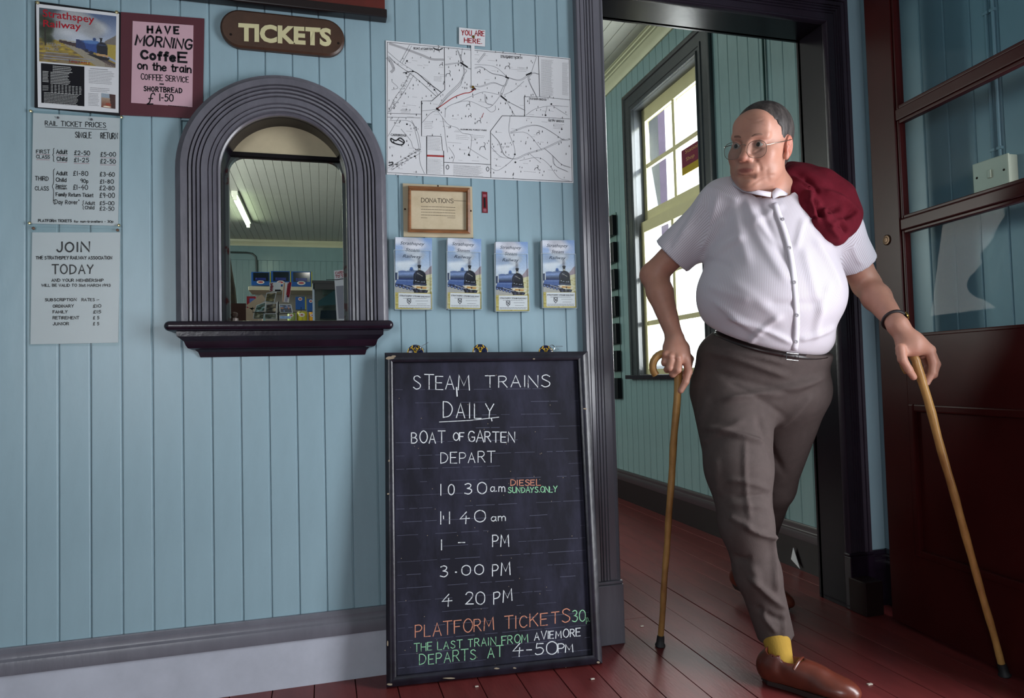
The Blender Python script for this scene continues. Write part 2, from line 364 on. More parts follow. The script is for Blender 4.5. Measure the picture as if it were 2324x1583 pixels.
def zspans(x0, x1):
    """where the front wall is solid between x0 and x1"""
    if x1 > OX0-.03 and x0 < OX1+.03: return [(OZ+.03, CEILZ)]
    if x1 > AXC-AR+.05 and x0 < AXC+AR-.05:
        dx = min(abs(x0-AXC), abs(x1-AXC)) if (x0-AXC)*(x1-AXC) > 0 else 0
        return [(.15, 1.06), (ASP+math.sqrt(max((AR-.045)**2-dx*dx, 0)) if dx < AR-.045 else ASP, CEILZ)]
    return [(.15, CEILZ)]
x = -.806-BW*12
back = MB()
while x < XR-.01:
    w_ = min(BW, XR-x); x1 = x+w_
    a0, a1 = x, x1
    if a1 > OX0-.03 > a0: a1 = OX0-.03
    if a0 < OX1+.03 < a1: a0 = OX1+.03
    for (p, q) in ([(a0, a1)] if a0 > x or a1 < x1 else [(x, x1)]):
        for z0, z1 in zspans(p, q):
            board(board_mesh(q-p, z0, z1), BLUE, Matrix.Translation((p, random.uniform(-.0006, .0006), 0)), wf)
    x = x1
x = -3.2
while x < XR-1e-6:
    x1 = min(x+.03, XR)
    for z0, z1 in zspans(x+.001, x1-.001): back.box((x, .0125, 0 if z0 < .2 else z0), (x1, .128, z1))
    x = x1
back.box((-3.2, 0, 0), (-.806-BW*12, .0125, CEILZ))
setparent(back.build('wall_core', mat('wall_core_paint', '6f8f98', rough=.4)), wf)
# --- other walls
wr = empty('wall_right', (XR, 0, 0), kind='structure')
RM = Matrix.Rotation(-math.pi/2, 4, 'Z')
ENT0, ENT1 = -1.03, -1.92                    # street entrance in the right wall, near the photographer
y = -.174
while y > -.95:
    board(board_mesh(.098, .15, CEILZ), BLUE, Matrix.Translation((XR-.012, y, 0)) @ RM, wr); y -= .098
board(board_mesh(.174, .15, CEILZ), BLUE, Matrix.Translation((XR-.012, 0, 0)) @ RM, wr)
WY0, WY1, WZ0, WZ1 = 1.215, 2.065, .90, 2.73   # shop window opening
y = .128
tb = []
while y < 9.0:
    tb.append(y); y += .0885
for y in tb:
    hi, lo = y+.0885, y
    if hi > WY0-.03 and lo < WY1+.03: sp = [(.15, WZ0-.01), (WZ1+.03, CEILZ)]
    else: sp = [(.15, CEILZ)]
    for z0, z1 in sp: board(board_mesh(.0885, z0, z1), TEAL, Matrix.Translation((XR-.012, hi, 0)) @ RM, wr)
mb = MB()
for a, b, z0, z1 in ((-4.4, ENT1, 0, CEILZ), (ENT1, ENT0, 2.15, CEILZ), (ENT0, WY0, 0, CEILZ), (WY1, 9.1, 0, CEILZ), (WY0, WY1, 0, WZ0), (WY0, WY1, WZ1, CEILZ)):
    mb.box((XR, a, z0), (XR+.17, b, z1))
setparent(mb.build('wall_core', MATS['wall_core_paint']), wr)
wb = empty('wall_back', (0, 9, 0), kind='structure')
x = -3.2
while x < XR-.02:
    board(board_mesh(.0885, 2.86-2.86+.15, 2.80), TEAL, Matrix.Translation((x, 8.988, 0)), wb); x += .0885
setparent(MB().box((-3.3, 9, 0), (XR, 9.1, CEILZ)).box((-3.3, 8.965, 2.80), (XR, 9, CEILZ)).build('wall_core', TEAL), wb)
wl = MB().box((-3.3, -4.5, 0), (-3.2, 9.1, CEILZ)); wl = wl.build('wall_left', mat('pale_wall', '8fb0b6', rough=.5)); tag(wl, kind='structure')
mb = MB()
for a, b, z0, z1 in ((-3.2, -2.1, 0, CEILZ), (-.9, XR+.17, 0, CEILZ), (-2.1, -.9, 0, .8), (-2.1, -.9, 2.6, CEILZ)): mb.box((a, -4.5, z0), (b, -4.4, z1))
tag(mb.build('wall_rear', MATS['pale_wall']), kind='structure')
cl = empty('ceiling', (0, 0, CEILZ), kind='structure')
for k in range(60):
    x0 = XR-(k+1)*.0885
    if x0 < -3.2: break
    me = board_mesh(.0885, 0, 8.9)
    if not me.materials: me.materials.append(CEIL)
    o = bpy.data.objects.new('ceiling_board', me); COL.objects.link(o); o.parent = cl; o.matrix_parent_inverse = Matrix.Translation((0, 0, -CEILZ))
    o.matrix_basis = Matrix.Translation((x0, 9.03, CEILZ)) @ Matrix.Rotation(math.pi/2, 4, 'X')
setparent(MB().box((-3.2, -4.5, CEILZ+.012), (XR+.1, 9.1, CEILZ+.08)).build('ceiling_core', CEIL), cl)
setparent(MB().box((-3.2, -4.5, CEILZ), (XR, 0, CEILZ+.012)).build('ceiling_panel', CEIL), cl)
# cornice along right and back walls of the shop
cp = [(0, 0), (0, -.085), (-.012, -.085), (-.016, -.07), (-.03, -.05), (-.052, -.028), (-.062, -.026), (-.064, -.016), (-.085, -.014), (-.087, -.004), (-.1, -.003), (-.1, 0)]
mb = MB(); mb.sweep([(a, h) for a, h in cp], [(Vector((XR-.012, y, CEILZ)), Vector((1, 0, 0)), Vector((0, 0, 1))) for y in (.13, 8.98)])
tag(mb.build('trim_cornice_right', CORN, smooth=30), kind='structure')
mb = MB(); mb.sweep([(a, h) for a, h in cp], [(Vector((x, 8.965, CEILZ)), Vector((0, 1, 0)), Vector((0, 0, 1))) for x in (-3.2, XR)])
tag(mb.build('trim_cornice_back', CORN, smooth=30), kind='structure')
# floor of long boards running from room to shop
fl = empty('floor', kind='structure')
setparent(MB().box((-3.2, -4.5, -.06), (XR+.1, 9.1, -.022)).build('floor_core', flat('floor_dark', '120606')), fl)
fw = .12; x = -3.2+.04
pm = MB()
prf = [(.0012, -.02), (.0012, -.0012), (.002, 0), (fw-.002, 0), (fw-.0012, -.0012), (fw-.0012, -.02)]
pme = MB().prism(prf, lambda a, h: (a, 0, h), lambda a, h: (a, 6.8, h)).mesh('floorboard'); pme.materials.append(FLOORM)
while x < XR+.06:
    j = random.uniform(.3, 5.5)
    for y0 in (-4.5-6.8+j+.0, -4.5+j+.001, 2.302+j):
        if y0 > 9: continue
        o = bpy.data.objects.new('floorboard', pme); COL.objects.link(o); o.location = (x, y0, random.uniform(-.0012, .0006)); o.parent = fl
    x += fw
# --- skirtings
def skirt(name, p0, p1, nrm, wm, gm, top=.209, mid=.14, th=.02):
    """white (or dark) skirting board with moulded grey cap"""
    p0, p1, nrm = Vector(p0), Vector(p1), Vector(nrm)
    e = empty(name, p0, kind='structure')
    b = MB(); b.sweep([(0, 0), (th, 0), (th, mid), (0, mid)], [(p, nrm, Vector((0, 0, 1))) for p in (p0, p1)])
    setparent(b.build('skirting_board', wm), e)
    m_ = MB(); t = top
    m_.sweep([(0, mid), (th+.008, mid), (th+.01, mid+.02), (th+.006, mid+.036), (th+.001, mid+.04), (th-.001, mid+.044), (th-.001, t-.012), (th-.008, t-.005), (th-.01, t), (0, t)], [(p, nrm, Vector((0, 0, 1))) for p in (p0, p1)])
    setparent(m_.build('moulding', gm, smooth=30), e); return e
skirt('baseboard_front', (-3.2, 0, 0), (.868, 0, 0), (0, -1, 0), WHITE_SK, GREY)
skirt('baseboard_corner', (2.012, 0, 0), (XR, 0, 0), (0, -1, 0), DARKP, DARKP)
skirt('baseboard_right', (XR-.012, ENT0, 0), (XR-.012, 0, 0), (-1, 0, 0), DARKP, DARKP)
skirt('baseboard_shop', (XR-.012, .13, 0), (XR-.012, 8.98, 0), (-1, 0, 0), mat('near_black_skirting_paint', '130b10', rough=.4), mat('brown_grey_paint', '3a3136', rough=.3))
# --- doorway casing: door_1
d1 = empty('door_1', (OX0, 0, 0), kind='structure')
W_ = .104
cas = [(0, 0), (0, .022), (.003, .027), (.007, .028), (.011, .024), (.013, .022), (.037, .022), (.0385, .016), (.041, .0225), (.0475, .0225), (.050, .016), (.0525, .0225), (.059, .0225), (.0615, .016), (.064, .0225), (.069, .0225), (.071, .017), (.073, .024), (.086, .026), (.088, .021), (.090, .028), (W_-.003, .03), (W_, .026), (W_, 0)]
H3 = Vector((0, -1, 0))
def fr(p, a): return (Vector(p), Vector(a), H3)
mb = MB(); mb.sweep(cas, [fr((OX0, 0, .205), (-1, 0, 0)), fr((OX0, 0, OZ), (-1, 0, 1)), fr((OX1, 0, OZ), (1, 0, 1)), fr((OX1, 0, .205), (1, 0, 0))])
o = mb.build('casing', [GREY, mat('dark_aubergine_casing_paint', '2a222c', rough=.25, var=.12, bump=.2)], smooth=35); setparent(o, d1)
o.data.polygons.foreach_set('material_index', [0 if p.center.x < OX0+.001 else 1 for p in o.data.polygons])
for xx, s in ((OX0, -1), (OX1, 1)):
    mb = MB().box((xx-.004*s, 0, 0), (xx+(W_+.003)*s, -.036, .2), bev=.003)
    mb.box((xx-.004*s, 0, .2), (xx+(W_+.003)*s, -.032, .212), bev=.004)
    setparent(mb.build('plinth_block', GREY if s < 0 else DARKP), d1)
mb = MB().box((OX0-.03, 0, 0), (OX0, .14, OZ)).box((OX1, -.001, 0), (OX1+.03, .14, OZ)).box((OX0-.03, -.001, OZ), (OX1+.03, .14, OZ+.03))
setparent(mb.build('jamb', JAMB), d1)
mb = MB().box((OX1-.0, .128, 0), (OX1+.1, .15, OZ+.1)).box((OX0-.1, .128, 0), (OX0, .15, OZ+.1)).box((OX0, .128, OZ), (OX1, .15, OZ+.1))
setparent(mb.build('shop_side_casing', JAMB), d1)
# --- shop window: window_1 in the right wall
w1 = empty('window_1', (XR, (WY0+WY1)/2, WZ0), kind='structure')
wc = [(0, 0), (0, .022), (.004, .026), (.012, .026), (.016, .018), (.03, .018), (.034, .022), (.05, .022), (.053, .016), (.108, .016), (.113, .024), (.136, .026), (.143, .022), (.143, 0)]
Hx = Vector((-1, 0, 0)); xw = XR-.012
fr2 = lambda p, a: (Vector(p), Vector(a), Hx)
WCAS = mat('dark_grey_gloss_paint', '3c4043', rough=.18, bump=.2)
mb = MB(); mb.sweep(wc, [fr2((xw, WY1, WZ0), (0, 1, 0)), fr2((xw, WY1, WZ1), (0, 1, 1)), fr2((xw, WY0, WZ1), (0, -1, 1)), fr2((xw, WY0, WZ0), (0, -1, 0))])
setparent(mb.build('casing', WCAS, smooth=35), w1)
mb = MB().box((XR-.013, WY1-.001, WZ0), (XR+.17, WY1+.03, WZ1+.03)).box((XR-.013, WY0-.03, WZ0), (XR+.17, WY0+.001, WZ1+.03)).box((XR-.013, WY0, WZ1-.001), (XR+.17, WY1, WZ1+.03))
setparent(mb.build('reveal_lining', mat('reveal_grey_gloss', '55595f', rough=.08, bump=.12, bscale=15)), w1)
mb = MB().box((XR-.06, WY0-.16, WZ0-.028), (XR+.17, WY1+.18, WZ0), bev=.005)
setparent(mb.build('window_sill', DARKP), w1)
XS = XR+.018
WGL = glass('window_glass', 'f4f7f6')
def sash(xs, z0, z1, rows, name, bt, tt):
    s = setparent(MB().box((xs, WY0+.001, z0), (xs+.03, WY0+.045, z1)).box((xs, WY1-.045, z0), (xs+.03, WY1-.001, z1)).box((xs, WY0+.045, z0), (xs+.03, WY1-.045, z0+bt)).box((xs, WY0+.045, z1-tt), (xs+.03, WY1-.045, z1)).build(name, CREAM), w1)
    ym = (WY0+WY1)/2; zz = [z0+bt+(z1-tt-z0-bt)*k/rows for k in range(rows+1)]
    b = MB().box((xs+.006, ym-.016, z0+bt), (xs+.026, ym+.016, z1-tt))
    o = b.build('glazing_bar', CREAM); o.parent = s
    for z in zz[1:-1]:
        o = MB().box((xs+.0055, WY0+.044, z-.015), (xs+.0265, ym-.015, z+.015)).box((xs+.0055, ym+.015, z-.015), (xs+.0265, WY1-.044, z+.015)).build('glazing_bar', CREAM); o.parent = s
    for i in range(rows):
        for a, b_ in ((WY0+.045, ym-.016), (ym+.016, WY1-.045)):
            o = MB().box((xs+.014, a, zz[i]+.015*(i > 0)), (xs+.017, b_, zz[i+1]-.015*(i < rows-1))).build('pane', WGL); o.parent = s
    return s
bpy.context.view_layer.update()
sash(XS+.028, 1.93, 2.73, 2, 'upper_sash', .09, .09); sash(XS-.004, WZ0+.002, 1.945, 3, 'lower_sash', .035, .074)
# notice hanging in the window
XN = XS-.0
sN = lambda x, y: onplane((x, y), (XS+.022, 0, 0), (1, 0, 0))
mb = MB(); pN = onplane((1547, 343), (XS+.02, 0, 0), (1, 0, 0)); qN = onplane((1549, 399), (XS+.02, 0, 0), (1, 0, 0)); yN0, yN1, zN0, zN1 = pN.y-.26, pN.y, qN.z, pN.z
mb.box((XS+.018, yN0, zN0+.045), (XS+.021, yN1, zN1), mi=0); mb.box((XS+.018, yN0, zN0), (XS+.021, yN1, zN0+.045), mi=1)
sn = mb.build('window_notice', [flat('notice_maroon', '6d2b3c'), flat('notice_olive', 'a08a2c')])
tag(sn, 'maroon and mustard notice card fixed to upper pane of the tall cream window', 'notice')
lt = MB(); sNf = lambda x, y: onplane((x, y), (XS+.0175, 0, 0), (1, 0, 0))
ftext(lt, 'Station', (1555, 349), (1586, 331), 9, sNf, up=(0, -1)); ftext(lt, 'Shop', (1557, 366), (1576, 355), 9, sNf)
setparent(lt.build('lettering', flat('notice_letters', 'b3915a'), raw=True), sn)
# outside the window: pavement, mauve drainpipe post and platform wall
og = MB().box((XR+.17, -2, -.05), (XR+12, 12, -.01)).build('ground_outside', mat('pale_paving', 'b9b4ac', rough=.8)); tag(og, kind='structure')
mb = MB().box((3.0, 3.42, 0), (3.08, 3.58, 3.9), bev=.008).box((2.98, 3.40, 0), (3.1, 3.60, .25), bev=.01).box((2.97, 3.35, 3.9), (3.11, 5.2, 4.02), bev=.01)
tag(mb.build('canopy_post', mat('mauve_paint', '6a5a72', rough=.5)), 'mauve painted canopy post standing outside the shop window', 'post')
# low hedge outside
# ================================================================== TICKET WINDOW
tw = empty('ticket_window', (AXC, 0, 1.1), kind='structure')
WC = .124
tc_ = [(0, -.012), (0, .010), (.005, .014), (.011, .010), (.013, .016), (.020, .017), (.0215, .0115), (.024, .020), (.031, .021), (.033, .016), (.036, .023), (.052, .024), (.054, .015), (.057, .026), (.063, .027), (.0655, .018), (.068, .029), (.074, .030), (.0765, .02), (.079, .032), (.085, .032), (.087, .022), (.0895, .034), (.107, .035), (.109, .026), (.114, .024), (.122, .022), (.124, .018), (.124, 0)]
RI = AR-WC
frames = []
for t in (0, 1): frames.append((Vector((AXC-RI, 0, 1.095+t*(ASP-1.095))), Vector((-1, 0, 0)), H3))
for k in range(1, 40):
    a = math.pi-k*math.pi/40; n_ = Vector((math.cos(a), 0, math.sin(a)))
    frames.append((Vector((AXC, 0, ASP))+n_*RI, n_, H3))
for t in (1, 0): frames.append((Vector((AXC+RI, 0, 1.095+t*(ASP-1.095))), Vector((1, 0, 0)), H3))
TWG = mat('grey_worn_gloss_paint', '5d5b64', rough=.26, var=.14, vscale=25, bump=.25, bscale=60, stretch=(1, 1, .4))
mb = MB(); mb.sweep(tc_, frames); setparent(mb.build('arched_casing', TWG, smooth=32), tw)
# lining of the opening
mb = MB(); lp = [(0, -.0), (.02, -.0), (.02, -.13), (0, -.13)]
mb.sweep(lp, frames); setparent(mb.build('arch_lining', JAMB, smooth=30), tw)
# hatch behind: dark frame with rounded top, cream blind
cz = 1.665
def hatch_outline(x0, x1, zb, zt, r, n=8):
    P = [(x0, zb)]; 
    for k in range(n+1): a = math.pi-k*math.pi/2/n; P.append((x0+r+r*math.cos(a), zt-r+r*math.sin(a)))
    for k in range(n+1): a = math.pi/2-k*math.pi/2/n; P.append((x1-r+r*math.cos(a), zt-r+r*math.sin(a)))
    P.append((x1, zb)); return P
fo = hatch_outline(AXC-.205, AXC+.205, 1.09, 1.80, .05); fi = hatch_outline(AXC-.176, AXC+.176, 1.09, 1.645, .05)
mb = MB(); n = len(fo)
vs = [(a, .098, b) for a, b in fo]+[(a, .098, b) for a, b in fi]+[(a, .125, b) for a, b in fo]+[(a, .125, b) for a, b in fi]
fs = []
for i in range(n-1): fs += [(i, i+1, n+i+1, n+i), (2*n+i+1, 2*n+i, 3*n+i, 3*n+i+1), (n+i, n+i+1, 3*n+i+1, 3*n+i)]
mb.add(vs, fs); setparent(mb.build('hatch_frame', mat('chipped_green_grey_paint', '49504f', rough=.25, col2='3b1a18', mixpow=(.55, .62), vscale=22)), tw)
setparent(MB().box((AXC-.19, .084, 1.652), (AXC+.19, .096, 1.78)).build('blind', mat('cream_blind', 'b5a98c', rough=.6, var=.08, vscale=12)), tw)
setparent(MB().box((AXC-.19, .078, 1.640), (AXC+.19, .1, 1.653), bev=.002).build('blind_rail', flat('near_black', '0d0a0e')), tw)
mb = MB().tube([(-.262, .04, 1.108), (-.262, .04, 1.118)], .012, 12).tube([(-.262, .04, 1.118), (-.262, .04, 1.124)], [.006, .006], 10).lathe([(.002, 0), (.009, .002), (.011, .008), (.008, .014), (.001, .016)], (-.262, .04, 1.122))
setparent(mb.build('knob', mat('old_bronze', '33261f', rough=.35, metal=.3)), tw)
# sill: nosing shelf on moulded bracket board
mb = MB(); sx0, sx1 = -.435, .210
def stad(x0, x1, ya, yb, z0, z1, n=8):
    return None
prs = [(.12, .030), (-.062, .030)]+[(-.062-.0145*math.sin(a), .0155+.0145*math.cos(a)) for a in [math.pi*k/8 for k in range(1, 8)]]+[(-.062, .001), (.12, .001)]
mb.prism([(p[0], p[1]+1.072) for p in prs], lambda y, z: (sx0+.01, y, z), lambda y, z: (sx1-.01, y, z))
for s, xx in ((-1, sx0+.01), (1, sx1-.01)):
    fr_ = []
    for k in range(7):
        a = math.pi/2*k/6; fr_.append((.0145*math.cos(a), .0145*math.sin(a)))
    rings = []
    for (sc_, off) in fr_:
        ring = [(0, sc_), (-.062, sc_)]+[(-.062-sc_*math.sin(a), sc_*math.cos(a)) for a in [math.pi*k/8 for k in range(1, 8)]]+[(-.062, -sc_), (0, -sc_)]
        rings.append([Vector((xx+s*off, p[0], p[1]+1.0875)) for p in ring])
    nn = len(rings[0])
    mb.add([v for r_ in rings for v in r_], [(i*nn+j, i*nn+(j+1) % nn, (i+1)*nn+(j+1) % nn, (i+1)*nn+j) for i in range(6) for j in range(nn)])
setparent(mb.build('sill_shelf', DARKP, smooth=40), tw)
# bracket: moulded board, profile returned at the ends
bp = [(0, 0), (.004, -.004), (.006, -.012), (.011, -.017), (.020, -.022), (.025, -.032), (.026, -.044), (.030, -.049), (.044, -.050)]
mb = MB(); lev = [(.0, 1.072), (.001, 1.058), (.007, 1.053), (.017, 1.044), (.021, 1.032), (.026, 1.024), (.034, 1.021), (.042, 1.020), (.050, 1.013), (.053, 1.004), (.055, .998)]
vs = []
for ins, z in lev:
    yy = -(.060-ins*1.02); vs += [(-.408+ins, .0, z), (-.408+ins, yy, z), (.184-ins, yy, z), (.184-ins, .0, z)]
fs = [(4*i+j, 4*i+j+1, 4*i+j+5, 4*i+j+4) for i in range(len(lev)-1) for j in range(3)]+[(4*len(lev)-4, 4*len(lev)-3, 4*len(lev)-2, 4*len(lev)-1)]
mb.add(vs, fs); setparent(mb.build('sill_bracket', DARKP, smooth=25), tw)

# ================================================================== SIGNS ON THE WALL
def pin(p, parent, m, r=.0035, d=.0, name='pin'):
    c = A(*p, d); mb = MB().lathe([(r*.6, 0), (r, .001), (r*.8, .003), (.0003, .0038)], c, (0, -1, 0), 10)
    o = mb.build(name, m, smooth=True); setparent(o, parent); return o
PINB = mat('brass_pin', 'c2b48e', rough=.25, metal=1, var=0)
# dark red board at the top edge of the picture
rb = empty('hanging_board', A(660, 20), 'dark red painted wooden board with a black edge moulding, above the tickets sign', 'board')
a_, b_ = A(447, 3, .0), A(880, 40, .0)
setparent(MB().box((-.55, -.001, 2.107), (.210, -.034, 2.7), bev=.002).build('panel', mat('red_brown_paint', '521a14', rough=.4, var=.25)), rb)
setparent(MB().box((-.56, -.001, 2.080), (.216, -.040, 2.108), bev=.004).build('moulding', mat('black_brown_paint', '160a0d', rough=.3)), rb)
# TICKETS sign
ts = empty('tickets_sign', A(640, 75), 'brown oval-ended wooden plaque with raised cream letters TICKETS', 'sign')
cL, cRr = A(540, 75, .016), A(745, 95, .016)
c0 = A(548, 73.5, .0); c1 = A(738, 87.0, .0); hr = .0595
def stadium(c0, c1, r, n=14):
    P = []
    for k in range(n+1): a = math.pi/2+math.pi*k/n; P.append((c0.x+r*math.cos(a), c0.z+r*math.sin(a)))
    for k in range(n+1): a = -math.pi/2+math.pi*k/n; P.append((c1.x+r*math.cos(a), c1.z+r*math.sin(a)))
    return P
c0.z = c1.z = (c0.z+c1.z)/2
mb = MB(); S0 = stadium(c0, c1, hr-.001); S1 = stadium(c0, c1, hr); S2 = stadium(c0, c1, hr-.006)
vs = [(a, .0, b) for a, b in S1]+[(a, -.013, b) for a, b in S1]+[(a, -.018, b) for a, b in S2]; n = len(S1)
mb.add(vs, [(k*n+i, k*n+(i+1) % n, (k+1)*n+(i+1) % n, (k+1)*n+i) for k in (0, 1) for i in range(n)]+[tuple(range(2*n, 3*n))])
setparent(mb.build('plaque', mat('brown_sign_paint', '402a1e', rough=.42, var=.15, vscale=30), smooth=30), ts)
mb = MB(); ftext(mb, 'TICKETS', (541, 90.5), (752, 103), 38, surfA(.0185), bold=.045)
me_ = mb; fpos = [Vector(v) for v in mb.v]; nfv = len(fpos)
ext = MB(); ext.add([tuple(v) for v in fpos], mb.f); 
o = ext.build('letters', mat('cream_letters', 'c3bc93', rough=.5, var=.06), raw=True); setparent(o, ts)
md = o.modifiers.new('s', 'SOLIDIFY'); md.thickness = .003; md.offset = 0
for p in ((524, 78), (768, 98)):
    c = A(*p, .0182); setparent(MB().lathe([(.004, 0), (.003, .0008), (.0002, .001)], c, (0, -1, 0), 10).build('screw', flat('screw_dark', '1a110e')), ts)
# steam railway poster
def loco_picture(W, H, kind):
    P = Paint(W, H, (.5, .55, .65))
    if kind == 'poster':
        P.grad(0, .62, '4a5a7c', 'b3bccb'); P.ell(.12, .25, .28, .35, '3a3f3c', .5, .8)
        for i in range(26):
            t = i/25; P.ell(.80-.45*t+rng.normal()*.03, .33-.18*math.sin(t*2.4)+rng.normal()*.05, .09+.05*t, .08+.05*t, ('6f7074', '9fa2a6', 'c9cbce', '87898d')[i % 4], .7, .7)
        P.ell(.38, .42, .25, .12, 'c6cad1', .8, .8)
        P.poly([(.86, .5), (.95, .42), (1, .37), (1, .7), (.8, .7)], '6d6660'); P.poly([(0, .56), (.3, .58), (.62, .68), (1, .9), (1, 1), (0, 1)], '8c7838')
        for i in range(160): P.ell(rng.random()*.75, .6+rng.random()*.4, .03, .012, ('a38f2e', '6b5a2a', 'b59c3a', '5d5040', '8d7c66')[i % 5], .6, .8)
        for i in range(40): P.ell(rng.random()*.5, .84+rng.random()*.15, .06, .015, ('7c6c5c', '5c4f45')[i % 2], .6, .8)
        P.poly([(.84, .56), (1, .56), (1, .86), (.84, .74)], '9c8a3e')
        for i in range(18): P.ell(rng.random()*.13+.02, .15+rng.random()*.5, .05, .06, ('23291f', '2f3424')[i % 2], .7, .8)
        P.line((.07, .1), (.08, .68), .012, '241f1a'); P.poly([(.3, .61), (.55, .68), (1, 1), (.75, 1)], '8d8678'); P.poly([(.55, .68), (1, .93), (1, .99), (.9, .95), (.5, .66)], '44393a')
        P.poly([(.26, .56), (.52, .6), (.52, .68), (.26, .61)], '3c2c2e'); P.line((.26, .555), (.5, .575), .006, 'a09a88')
        P.poly([(.48, .52), (.58, .53), (.62, .58), (.62, .71), (.48, .68)], '27325a'); P.poly([(.58, .53), (.76, .52), (.80, .56), (.80, .76), (.62, .72)], '2b4684'); P.ell(.68, .55, .11, .035, '4f72a8', .3)
        P.ell(.72, .49, .022, .03, '2d4270', .2); P.ell(.82, .63, .07, .1, '151723', .15); P.poly([(.755, .63), (.89, .63), (.895, .79), (.75, .76)], '181a26'); P.ell(.82, .585, .06, .012, '35405f', .4)
        P.poly([(.79, .46), (.82, .46), (.815, .54), (.795, .54)], '14141c'); P.ell(.805, .46, .022, .01, '22222b', .2)
        P.poly([(.745, .75), (.91, .77), (.91, .81), (.745, .79)], 'b08c62'); P.poly([(.73, .79), (.92, .82), (.91, .87), (.80, .87), (.62, .78)], '18151a'); P.ell(.68, .75, .03, .03, '20233a', .2); P.ell(.62, .72, .025, .03, '20233a', .2)
        for i in range(5): P.line((.86-.0*i, .90+.02*i), (1, .965+.02*i), .004, '6b5a52')
    else:
        P.grad(0, .40, '7795c2', 'b4c2da'); P.grad(.40, .60, 'b9c6dc', 'd6d4cc'); P.grad(.60, 1, 'd6d4cc', 'c2b98c')
        for i in range(90):
            t = i/89; P.ell(.62-.20*t+rng.normal()*(.04+.14*t), .355-.34*t+rng.normal()*.02, .05+.10*t, .02+.035*t, ('8f939f', 'b9bec9', 'dcdfe7', 'a7abb7', 'e6e8ee')[i % 5], .8, .5)
        for i in range(14): P.ell(.10+rng.random()*.3, .34+rng.random()*.1, .12, .025, ('e2e5ec', 'cfd4de')[i % 2], .8, .6)
        P.ell(.645, .345, .035, .05, '6c6b73', .8, .8); P.ell(.22, .27, .22, .05, '82889a', .9, .5)
        P.poly([(.76, .50), (.86, .45), (.95, .40), (1, .38), (1, .56), (.76, .56)], '9a8c94'); P.poly([(.74, .53), (1, .50), (1, .72), (.74, .76)], 'c9c3a0')
        for i in range(40): P.ell(.8+rng.random()*.2, .55+rng.random()*.22, .03, .008, ('b9ae78', 'd3cdb0', 'a89a62')[i % 3], .6, .7)
        P.poly([(0, .66), (.3, .70), (.75, .77), (0, .80)], 'a5a29e')
        P.poly([(.0, .495), (.06, .49), (.06, .60), (0, .60)], '39415a')
        for k in range(14):   # boiler shading in bands
            t = k/13; c_ = [int(c0*(1-abs(t-.28)*1.1)) for c0 in (132, 152, 198)]; c_ = [max(v, m_) for v, m_ in zip(c_, (38, 50, 92))]; P.poly([(.08, .475+.105*t), (.60, .455+.13*t), (.60, .468+.13*t), (.08, .485+.105*t)], [v/255 for v in c_])
        P.ell(.20, .475, .10, .012, '5b6c98', .4); P.ell(.44, .435, .045, .022, '47639c', .2); P.ell(.44, .452, .06, .01, '39507f', .3)
        P.poly([(.05, .585), (.52, .59), (.60, .66), (.42, .675), (.0, .645)], '4a5f93'); P.line((.05, .60), (.5, .605), .008, '8b9cc4', .8); P.poly([(.0, .645), (.45, .675), (.62, .715), (.55, .735), (.0, .675)], '2a2e48'); P.line((.22, .665), (.55, .715), .012, 'c9cbd6', .8)
        for i in range(6): x_, y_ = .04+.095*i, .675+.011*i; P.ell(x_, y_, .038, .019, '1f2745', .2); P.ell(x_, y_, .026, .012, '5c6fa2', .3); P.ell(x_, y_, .008, .004, 'c0c4d2', .3)
        P.ell(.665, .535, .165, .082, '14141d', .08); P.poly([(.50, .54), (.83, .54), (.855, .665), (.49, .655)], '17171f'); P.ell(.66, .525, .125, .055, '23232f', .25); P.ell(.62, .50, .05, .02, '4a4c60', .6, .8); P.line((.60, .495), (.74, .535), .006, 'c8c4ae'); P.line((.53, .60), (.56, .47), .008, '55586e', .7)
        P.line((.56, .605), (.80, .62), .005, '9fa6b8'); P.ell(.56, .60, .012, .008, 'b6bac8'); P.ell(.79, .615, .012, .008, 'b6bac8'); P.poly([(.52, .63), (.84, .645), (.85, .672), (.52, .66)], '34384e')
        P.poly([(.61, .385), (.70, .385), (.688, .46), (.622, .46)], '17171e'); P.ell(.655, .385, .055, .008, '2c2c33', .2); P.poly([(.635, .425), (.68, .425), (.69, .45), (.625, .45)], 'a9a49a')
        P.poly([(.50, .672), (.92, .688), (.92, .715), (.50, .702)], 'b98a4e'); P.line((.50, .672), (.92, .688), .006, 'd8cfb8', .8); P.ell(.545, .688, .04, .013, 'cfc8b8', .3); P.ell(.885, .703, .04, .013, 'cfc8b8', .3); P.ell(.715, .70, .02, .013, '3a2c26', .3)
        P.poly([(.48, .715), (.90, .73), (.86, .775), (.52, .77)], '201c24'); P.ell(.70, .745, .035, .018, '55505c', .3); P.poly([(.55, .73), (.62, .733), (.62, .775), (.56, .772)], '3b3d55'); P.poly([(.80, .735), (.86, .738), (.85, .778), (.79, .775)], '3b3d55')
        P.poly([(0, .77), (1, .765), (1, 1), (0, 1)], 'b4a560')
        for i in range(90): P.ell(rng.random(), .77+rng.random()*.23, .025, .008, ('8d7b35', 'cfc58e', 'a08f4c', 'c9a94e')[i % 4], .6, .7)
    P.noise(.05); return P.im
po = empty('railway_poster', A(175, 130), 'black-backed poster with a steam train painting and a timetable', 'poster')
mb = MB(); quadslab(mb, [(79, 2), (274, 28), (272, 262), (78, 243)], surfA(.006), .005); setparent(mb.build('backing', flat('poster_black', '121217', rough=.4)), po)
mb = MB(); quadslab(mb, [(82, 8), (270, 31), (269, 256), (86, 243)], surfA(.0075), .001); setparent(mb.build('sheet', PAPER), po)
